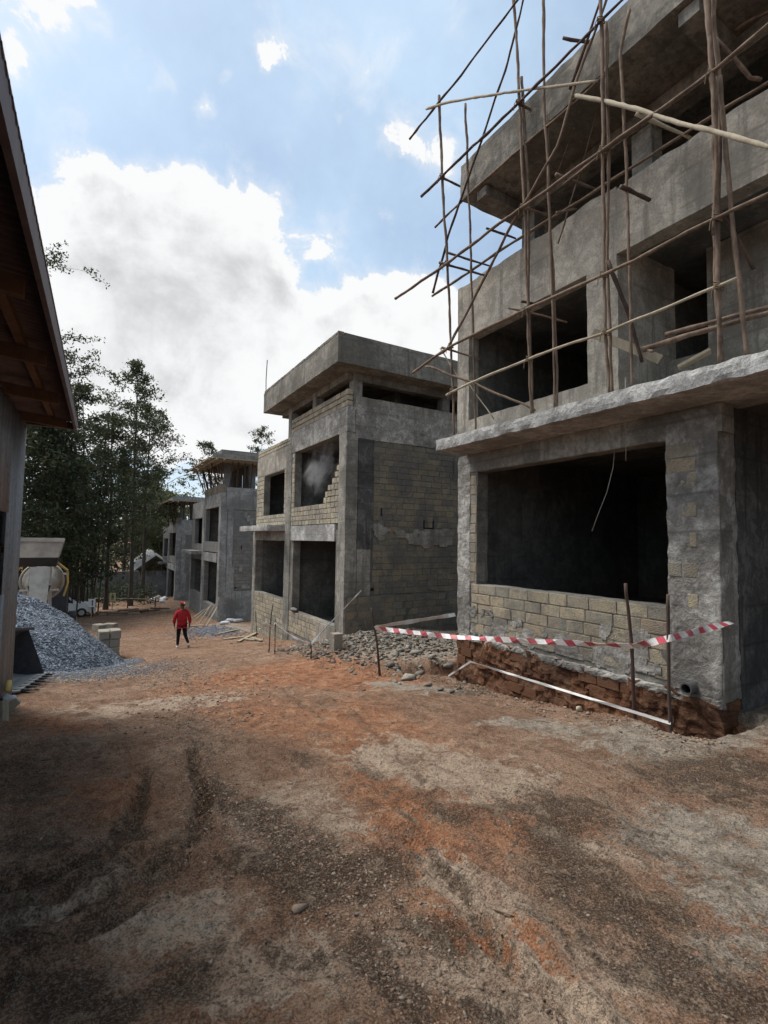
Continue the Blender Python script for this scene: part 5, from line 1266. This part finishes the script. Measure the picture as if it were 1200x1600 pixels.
tag(scatter('gravel_spread', np.stack([x, y, gheight(x, y)+.01], -1), r, 'ballast', (OCTV, OCTF), .7), 'grey gravel spread before the house with formwork', 'gravel', kind='stuff')
for i, (px, py, r) in enumerate([(360, 972, .22), (372, 972, .2), (350, 976, .18), (366, 968, .16)]):
    c = ground_hit(px, py); tag(lump((c.x, c.y, c.z+r*.5), (r*1.6, r, r*.6), 'bag', 'cement_sack', i+9, .35), 'pale cement sack slumped on gravel by the house with formwork', 'sack', 'slumped cement sacks')
c = ground_hit(463, 953); cc = Vector((7.02, 18.55, -1.15)); tag(lump(cc, (.12, .28, .07), 'rubble', 'cement_sack', 31, .35), 'crumpled pale sack on the sill of the stone house opening', 'sack')
# planks and sticks
for i, (a, b_) in enumerate([((318, 975), (334, 935)), ((312, 972), (322, 945)), ((306, 968), (318, 950)), ((322, 978), (330, 950)), ((300, 966), (312, 953))]):
    g = ground_hit(*a); g.z = gat(g.x, g.y); t = at_depth_of(g, *b_)+Vector((.4, .3, 0)); t.x = min(t.x, 6.93)
    tag(B().beam(g, t, .12, .035).obj('leaning_plank', 'plank'), 'grey plank leaning against the house with formwork, %s from the left' % {4: 'first', 2: 'second', 1: 'third', 0: 'fourth', 3: 'fifth'}[i], 'plank', 'planks leaning on the third house')
for i, (a, b_) in enumerate([((372, 1004), (402, 990)), ((350, 1000), (385, 996)), ((378, 1000), (398, 1002)), ((340, 992), (372, 985)), ((290, 980), (318, 978)), ((392, 998), (410, 1003))]):
    g, t = ground_hit(*a), ground_hit(*b_)
    for v in (g, t): v.z = gat(v.x, v.y)+.05
    tag(B().beam(g, t, .14, .04).obj('scrap_plank', 'plank'), 'scrap plank lying flat on the earth before the stone house', 'plank', 'scrap planks on the ground')
g = ground_hit(413, 1003); t = at_depth_of(g, 406, 982); tag(B().beam(g, t, .14, .03).obj('scrap_plank', 'signwhite'), 'short white plank standing tilted near the leaning stakes', 'plank')
g = ground_hit(525, 1014); t = g+Vector((.1, .0, .5)); tag(B().box(g.x-.1, g.x+.12, g.y-.1, g.y+.15, g.z-.05, g.z+.36).obj('stone_slab', 'stone_stack'), 'upright stone piece at the corner foot of the stone house', 'stone')
g = ground_hit(905, 1112); g.z = gat(g.x, g.y)
tag(lump((g.x, g.y, g.z+.03), (.05, .03, .06), 'paper', 'paper_scrap', 12, 1.1, (ICOV, ICOF)), 'crumpled cream paper scrap near the trench', 'paper')
for i, (px, py, r, lb) in enumerate([(861, 1088, .05, 'pale flat stone on the trench lip'), (150, 1182, .05, 'dark clod on the earth left of the road'), (94, 1436, .04, 'pale flat stone by the left tyre track'), (465, 1418, .06, 'half buried pale stone in the dark soil patch'), (712, 1362, .06, 'flat cream stone set in the pale soil'), (72, 1186, .05, 'dark clod near the foot of the shed'), (612, 1130, .035, 'lone grey stone on the red earth'), (567, 1078, .06, 'dark rock beside dry twigs on the red earth'), (455, 1222, .035, 'light chip of stone in the middle of the road')]):
    g = ground_hit(px, py); tag(lump((g.x, g.y, gat(g.x, g.y)+r*.15), (r*.9, r*.6, r*.3), 'pebdark' if 'dark' in lb.split()[0] else 'pebble', 'ground_stone', i+70, .3, HULLS[i % 8]), lb, 'stone')
for i, (a, b_, lb) in enumerate([((770, 1415), (806, 1430), 'thin dry twig on the dark soil'), ((538, 1075), (575, 1062), 'dry stick lying on the red earth by the dark rock'), ((1000, 1400), (1012, 1420), 'tiny twig on the grey earth')]):
    g, t = ground_hit(*a), ground_hit(*b_)
    for v in (g, t): v.z = gat(v.x, v.y)+.008
    tag(pole([g, g.lerp(t, .5), t], .005, 'twig', 'pole', None, .01, 5), lb, 'twig')

# ------------------------------------------------------------------ trees
def leaf_quads(centers, n_each, spread, size, rng, droop=.2, flat=.75):
    c = np.repeat(centers, n_each, axis=0); n = len(c)
    c = c + rng.normal(0, 1, (n, 3))*np.array([spread, spread, spread*flat])
    d = rng.normal(0, 1, (n, 3)); d[:, 2] -= droop; d /= np.linalg.norm(d, axis=1)[:, None]
    e = np.cross(d, rng.normal(0, 1, (n, 3))); e /= np.linalg.norm(e, axis=1)[:, None]+1e-6
    L = size*rng.uniform(.6, 1.4, n)[:, None]; W = L*rng.uniform(.28, .5, n)[:, None]
    V = np.stack([c-d*L, c+e*W, c+d*L, c-e*W], 1).reshape(-1, 3)
    return V, np.arange(4*n).reshape(-1, 4)
def tree(x, y, top_z, crown_z, rad, label, lm, seed, nb=34, sub=5, per=14, leaf=.17, tuft=.32, shape='oval', name='tree', lean=(0, 0), trunk_r=None, up=.55, group=None):
    r = random.Random(seed); rng = np.random.default_rng(seed); g = zg(x, y)
    H = top_z-g; R_ = thing(name, label, 'tree', (x, y, g), group)
    tr = trunk_r or H*.013; b = B(); pts = []; K = 12
    for i in range(K+1):
        t = i/K; pts.append(Vector((x+lean[0]*t*t+.25*mn.noise(Vector((seed, t*3, 0)))*t, y+lean[1]*t*t+.25*mn.noise(Vector((seed+9, t*3, 0)))*t, g-.2+(H*.97+.2)*t)))
    b.tube(pts, [tr*(1.1-t/K*.98) if t else tr*1.5 for t in range(K+1)], 8, .06)
    def on_trunk(z):
        t = min(max((z-g)/(H*.97), 0), 1)*K; i = min(int(t), K-1); return pts[i].lerp(pts[i+1], t-i)
    cs = []
    for k in range(nb):
        f = (k+.5)/nb; z = crown_z+(top_z-crown_z)*f*.97; p0 = on_trunk(z-.04*H*r.random())
        prof = {'oval': math.sin(math.pi*min(.98, .14+f*.86))**.7, 'cone': (1-f)**.8+.06, 'flame': (math.sin(math.pi*min(1, .2+f*.8)))**.9, 'column': .6+.4*math.sin(f*9)}[shape]
        L = rad*prof*r.uniform(.55, 1.15); a = k*2.399+r.uniform(-.5, .5); d = Vector((math.cos(a), math.sin(a), up*r.uniform(.3, 1.3)))
        bp = [p0]
        for s in range(1, 5): bp.append(p0+d*L*s/4+Vector((r.uniform(-.1, .1), r.uniform(-.1, .1), r.uniform(-.08, .12)))*L*.5*s/4)
        br = max(.012, tr*.32*(1-f*.6)); b.tube(bp, [br, br*.8, br*.6, br*.4, br*.2], 5)
        for s in range(sub):
            t = .35+.65*(s+r.random()*.8)/sub; i = min(int(t*4), 3); q = bp[i].lerp(bp[i+1], t*4-i)
            e = q+Vector((r.uniform(-1, 1), r.uniform(-1, 1), r.uniform(-.35, .6)))*L*.33
            b.tube([q, (q+e)/2+Vector((0, 0, .03)), e], [br*.4, br*.3, .008], 4); cs += [e, (q+e)/2, q.lerp(e, .75)]
        cs.append(bp[-1])
    b.obj('trunk', 'bark', R_)
    V, Q = leaf_quads(np.array([c[:] for c in cs]), int(per*1.4), tuft*1.05, leaf*.78, rng)
    link('crown', meshobj('crown', V, Q, lm), R_); return R_
def pt(px, y): return ony(px, 838, y).x
def tz(px, py, y): return ony(px, py, y).z
tree(pt(208, 46), 46, tz(205, 552, 46), tz(205, 760, 46), 3.1, 'tallest slender tree with tufted top, its dark trunk left of the far gate', 'leaf', 3, 40, 5, 7, .17, .22, 'flame', lean=(-.3, 0), trunk_r=.17)
tree(pt(226, 50), 50, tz(232, 628, 50), tz(230, 830, 50), 3.6, 'leafy tree right of the tallest one, nearest the farthest house', 'leaf', 5, 42, 5, 8, .17, .25, 'oval', trunk_r=.17)
tree(pt(170, 44), 44, tz(170, 640, 44), tz(170, 850, 44), 3.0, 'bushy mid height tree left of the tallest tree', 'leaf', 8, 40, 5, 8, .17, .27, 'oval', trunk_r=.15)
tree(pt(132, 42), 42, tz(130, 585, 42), tz(140, 800, 42), 2.7, 'tree with an open leaning crown showing beside the shed eave', 'leaf', 12, 36, 5, 7, .16, .22, 'flame', lean=(-.6, 0), trunk_r=.12)
tree(pt(95, 38), 38, tz(95, 690, 38), tz(95, 900, 38), 2.4, 'dark bushy tree rising above the mixer hopper', 'leaf', 15, 34, 5, 8, .17, .34, 'oval', trunk_r=.12)
tree(pt(62, 36), 36, tz(60, 640, 36), tz(60, 900, 36), 2.6, 'densest dark tree against the shed corner', 'leafdeep', 18, 40, 5, 10, .17, .36, 'oval', trunk_r=.12)
tree(pt(30, 40), 40, tz(30, 560, 40), tz(30, 860, 40), 3.4, 'dark tree mostly hidden behind the shed', 'leafdeep', 21, 44, 5, 14, .2, .4, 'oval')
tree(pt(14, 33), 33, tz(40, 345, 33), tz(40, 560, 33), 4.6, 'tall spiky conifer whose branches poke past the shed roof', 'leafdeep', 24, 26, 5, 6, .13, .14, 'column', up=.25, trunk_r=.12)
tree(pt(96, 37), 37, tz(104, 535, 37), tz(106, 720, 37), 1.9, 'thin spiky tree just past the end of the shed eave', 'leafdeep', 27, 26, 5, 6, .13, .16, 'column', up=.5, trunk_r=.08)
tree(pt(196, 58), 58, tz(196, 720, 58), tz(196, 880, 58), 4.2, 'dark broad tree filling the gap behind the tallest trunk', 'leaf', 31, 34, 4, 8, .22, .4, 'oval')
tree(pt(258, 72), 72, tz(258, 770, 72), tz(258, 890, 72), 4.4, 'pale olive tree behind the farthest house', 'leafpale', 33, 40, 5, 15, .28, .5, 'oval')
tree(pt(236, 66), 66, tz(238, 755, 66), tz(238, 900, 66), 4.0, 'pale olive tree above the gabled shed roof', 'leafpale', 35, 40, 5, 15, .26, .48, 'oval')
tree(pt(150, 62), 62, tz(150, 700, 62), tz(150, 900, 62), 4.6, 'broad dark tree behind the bamboo stems', 'leaf', 37, 34, 4, 8, .22, .4, 'oval')
tree(pt(322, 76), 76, tz(330, 684, 76), tz(325, 790, 76), 4.2, 'feathery tree behind the formwork of the third house', 'leaf', 39, 26, 4, 6, .24, .26, 'flame', trunk_r=.1)
tree(pt(405, 74), 74, tz(404, 660, 74), tz(404, 760, 74), 3.0, 'small airy treetop between the second and third roofs', 'leaf', 41, 22, 4, 6, .22, .25, 'oval', trunk_r=.09)
# bamboo like clump of bare stems
BC = thing('bamboo_clump', 'clump of tall thin bare stems behind the white car', 'plant', (pt(115, 40), 40, zg(pt(115, 40), 40)))
for i in range(46):
    px = rnd.gauss(118, 24); y = rnd.uniform(39, 43); x = pt(px, y); g = zg(x, y); h = rnd.uniform(6, 10); lx = rnd.uniform(-.9, .9)
    B().tube([(x, y, g-.1), (x+lx*.25, y, g+h*.35), (x+lx*.6, y, g+h*.7), (x+lx*1.1, y, g+h)], [.05, .045, .035, .015], 5).obj('stem', 'bark', BC)
rng = np.random.default_rng(5)
cs = np.array([(pt(rnd.gauss(120, 34), 41)+rnd.uniform(-.3, .3), rnd.uniform(39, 44), rnd.uniform(-1.5, 6.5)) for _ in range(420)])
V, Q = leaf_quads(cs, 12, .4, .16, rng); link('foliage', meshobj('foliage', V, Q, 'leafdeep'), BC)
# undergrowth along the boundary
cs = np.array([(rnd.uniform(-14, 5), rnd.uniform(46, 51.5), rnd.uniform(-4.3, -2.6)) for _ in range(420)])
V, Q = leaf_quads(cs, 12, .35, .14, rng); tag(link('undergrowth', meshobj('undergrowth', V, Q, 'leafdeep')), 'dark undergrowth along the boundary wall', 'shrubs', kind='stuff')
# distant wood closing the view
far_c = np.array([(rnd.uniform(-70, 190), rnd.uniform(110, 170), rnd.uniform(-6, 5)) for _ in range(3600)])
V, Q = leaf_quads(far_c, 9, 1.3, .6, rng); tag(link('distant_wood', meshobj('distant_wood', V, Q, 'leafdeep')), 'distant dark wood beyond the site', 'wood', kind='stuff')

# ------------------------------------------------------------------ the walker
def skin_mesh(name, joints, edges, root, m, sub=2):
    me = bpy.data.meshes.new(name); me.from_pydata([j[0] for j in joints], edges, []); o = bpy.data.objects.new(name, me); COL.objects.link(o)
    md = o.modifiers.new('skin', 'SKIN'); sv = me.skin_vertices[0].data
    for i, j in enumerate(joints):
        rr = j[1]; sv[i].radius = rr if isinstance(rr, tuple) else (rr, rr); sv[i].use_root = (i == root)
    md.use_smooth_shade = True; s = o.modifiers.new('sub', 'SUBSURF'); s.levels = sub; s.render_levels = sub
    dg = bpy.context.evaluated_depsgraph_get(); ev = o.evaluated_get(dg); out = bpy.data.meshes.new_from_object(ev)
    bpy.data.objects.remove(o); out.materials.clear(); out.materials.append(MT[m]); return out
def person():
    g = ground_hit(283, 1012); z = gat(g.x, g.y)
    R_ = thing('person', 'person in a red top and black trousers walking away down the road', 'person', (g.x, g.y, z))
    RZ = Matrix.Rotation(math.radians(-4), 4, 'Z')
    def place(me, name, parent=R_):
        me.transform(Matrix.Translation((g.x, g.y, z)) @ RZ); o = link(name, me, parent); return o
    LK, LA, RK, RA = (-.11, .09, .50), (-.13, .05, .085), (.13, .03, .49), (.23, -.27, .20)
    J = [((0, 0, .95), (.13, .10)), ((0, .01, 1.10), (.12, .09)), ((0, .02, 1.30), (.15, .10)), ((0, .025, 1.43), (.09, .07)), ((0, .035, 1.49), .05), ((0, .05, 1.56), (.072, .085)), ((0, .055, 1.65), (.075, .092)), ((0, .05, 1.71), (.05, .06)),
         ((-.09, 0, .90), .085), (LK, .056), ((-.12, .06, .28), .05), (LA, .035), ((-.135, .14, .035), .036),
         ((.09, 0, .90), .085), (RK, .056), ((.18, -.12, .34), .05), (RA, .035), ((.235, -.20, .07), .034),
         ((-.17, .02, 1.40), .055), ((-.245, -.02, 1.14), .042), ((-.265, .06, .90), .03), ((-.265, .08, .83), (.018, .04)),
         ((.17, .02, 1.40), .055), ((.24, -.05, 1.14), .042), ((.27, -.04, .89), .03), ((.272, -.03, .82), (.018, .04))]
    E_ = [(0, 1), (1, 2), (2, 3), (3, 4), (4, 5), (5, 6), (6, 7), (0, 8), (8, 9), (9, 10), (10, 11), (11, 12), (0, 13), (13, 14), (14, 15), (15, 16), (16, 17), (2, 18), (18, 19), (19, 20), (20, 21), (2, 22), (22, 23), (23, 24), (24, 25)]
    for h, s in ((21, -1), (25, 1)):                   # fingers and thumb
        c = Vector(J[h][0])
        for k in range(4):
            a = c+Vector((0, -.030+k*.02, -.03)); L = (.055, .068, .07, .06)[k]; i = len(J)
            J += [(tuple(a), .0095), (tuple(a+Vector((-s*.008, .004, -L*.5))), .009), (tuple(a+Vector((-s*.022, .008, -L))), .0075)]; E_ += [(h, i), (i, i+1), (i+1, i+2)]
        i = len(J); J += [(tuple(c+Vector((-s*.012, .045, .01))), .0105), (tuple(c+Vector((-s*.02, .06, -.03))), .0085)]; E_ += [(h, i), (i, i+1)]
    body = place(skin_mesh('body', J, E_, 0, 'skin'), 'body')
    # face, ears
    def bit(c, r, m, name, parent): 
        V = [(c[0]+v[0]*r[0], c[1]+v[1]*r[1], c[2]+v[2]*r[2]) for v in ICO2V]; return place(meshobj(name, V, ICO2F, m, True), name, parent)
    bit((0, .145, 1.615), (.014, .02, .022), 'skin', 'nose', body); bit((-.078, .05, 1.62), (.012, .022, .032), 'skin', 'ear', body); bit((.078, .05, 1.62), (.012, .022, .032), 'skin', 'ear', body)
    bit((-.03, .128, 1.645), (.013, .008, .007), 'whitecloth', 'eye', body); bit((.03, .128, 1.645), (.013, .008, .007), 'whitecloth', 'eye', body); bit((0, .128, 1.57), (.024, .01, .008), 'redplastic', 'mouth', body)
    bit((0, .035, 1.665), (.083, .098, .075), 'black', 'hair', body)
    cap = bit((0, .045, 1.70), (.09, .108, .062), 'redcloth', 'cap', R_)
    place(B().box(-.06, .06, .12, .22, 1.695, 1.71).obj('tmp', 'redcloth').data.copy(), 'brim', cap); bpy.data.objects.remove(bpy.data.objects['tmp'])
    bit((.055, -.03, 1.705), (.03, .03, .035), 'whitecloth', 'cap_badge', cap)
    Jt = [((0, 0, .86), (.19, .145)), ((0, 0, .93), (.185, .14)), ((0, .005, 1.06), (.175, .13)), ((0, .02, 1.26), (.20, .135)), ((0, .025, 1.40), (.14, .10)), ((0, .03, 1.485), (.07, .065)), ((-.185, .02, 1.385), .085), ((-.265, -.02, 1.14), .072), ((-.285, .05, .93), .052), ((.185, .02, 1.385), .085), ((.262, -.05, 1.14), .072), ((.288, -.03, .92), .052)]
    place(skin_mesh('top', Jt, [(0, 1), (1, 2), (2, 3), (3, 4), (4, 5), (3, 6), (6, 7), (7, 8), (3, 9), (9, 10), (10, 11)], 1, 'redcloth'), 'red_top')
    Jl = [((0, 0, 1.0), (.165, .13)), ((-.09, 0, .87), .105), (LK, .075), ((-.12, .06, .28), .062), ((-.13, .05, .11), .052), ((.09, 0, .87), .105), (RK, .075), ((.18, -.12, .35), .06), ((.227, -.25, .23), .05)]
    place(skin_mesh('tr', Jl, [(0, 1), (1, 2), (2, 3), (3, 4), (0, 5), (5, 6), (6, 7), (7, 8)], 0, 'blackcloth'), 'trousers')
    def shoe(a, t, name):
        a, t = Vector(a), Vector(t); d = (t-a).normalized(); J_ = [(tuple(a-d*.05), (.045, .05)), (tuple(a+d*.02+Vector((0, 0, 0))), (.05, .055)), (tuple(a.lerp(t, .6)), (.052, .042)), (tuple(t), (.04, .03))]
        place(skin_mesh('s', J_, [(0, 1), (1, 2), (2, 3)], 1, 'whitecloth'), name)
    shoe((-.13, .02, .05), (-.14, .19, .035), 'shoe'); shoe((.23, -.28, .16), (.245, -.17, .035), 'shoe')
person()

# ------------------------------------------------------------------ cement dust drifting out of the first floor opening
def smoke():
    c = onx(512, 728, 7.6); bpy_m = bpy.data.materials.new('cement dust'); bpy_m.use_nodes = True; t = NT(bpy_m.node_tree)
    out = t.n('ShaderNodeOutputMaterial'); v = t.n('ShaderNodeVolumePrincipled'); t.l(v.outputs[0], out.inputs['Volume'])
    v.inputs['Color'].default_value = (.9, .9, .9, 1)
    gpos = t.n('ShaderNodeTexCoord').outputs['Object']
    d = t.vmath('LENGTH', t.vmath('ADD', gpos, t.vmath('MULTIPLY', t.vmath('SUBTRACT', t.noise(gpos, 1.6, 4, .6, col=True), (.5, .5, .5)), (1.6, 1.6, 1.6))))
    dn = t.math('MULTIPLY', t.ramp(d, .95, .1), t.ramp(t.noise(gpos, 1.9, 5, .65, .6), .44, .62)); t.l(t.math('MULTIPLY', dn, 1.5), v.inputs['Density'])
    o = link('dust_cloud', meshobj('dust_cloud', ICO2V, ICO2F, bpy_m)); o.location = c+Vector((-.1, .3, .15)); o.scale = (.6, 1.9, 1.15); o.rotation_euler = (-.5, 0, 0)
    tag(o, 'pale wisp of dust in the upper opening of the stone house', 'dust', kind='stuff')
smoke()
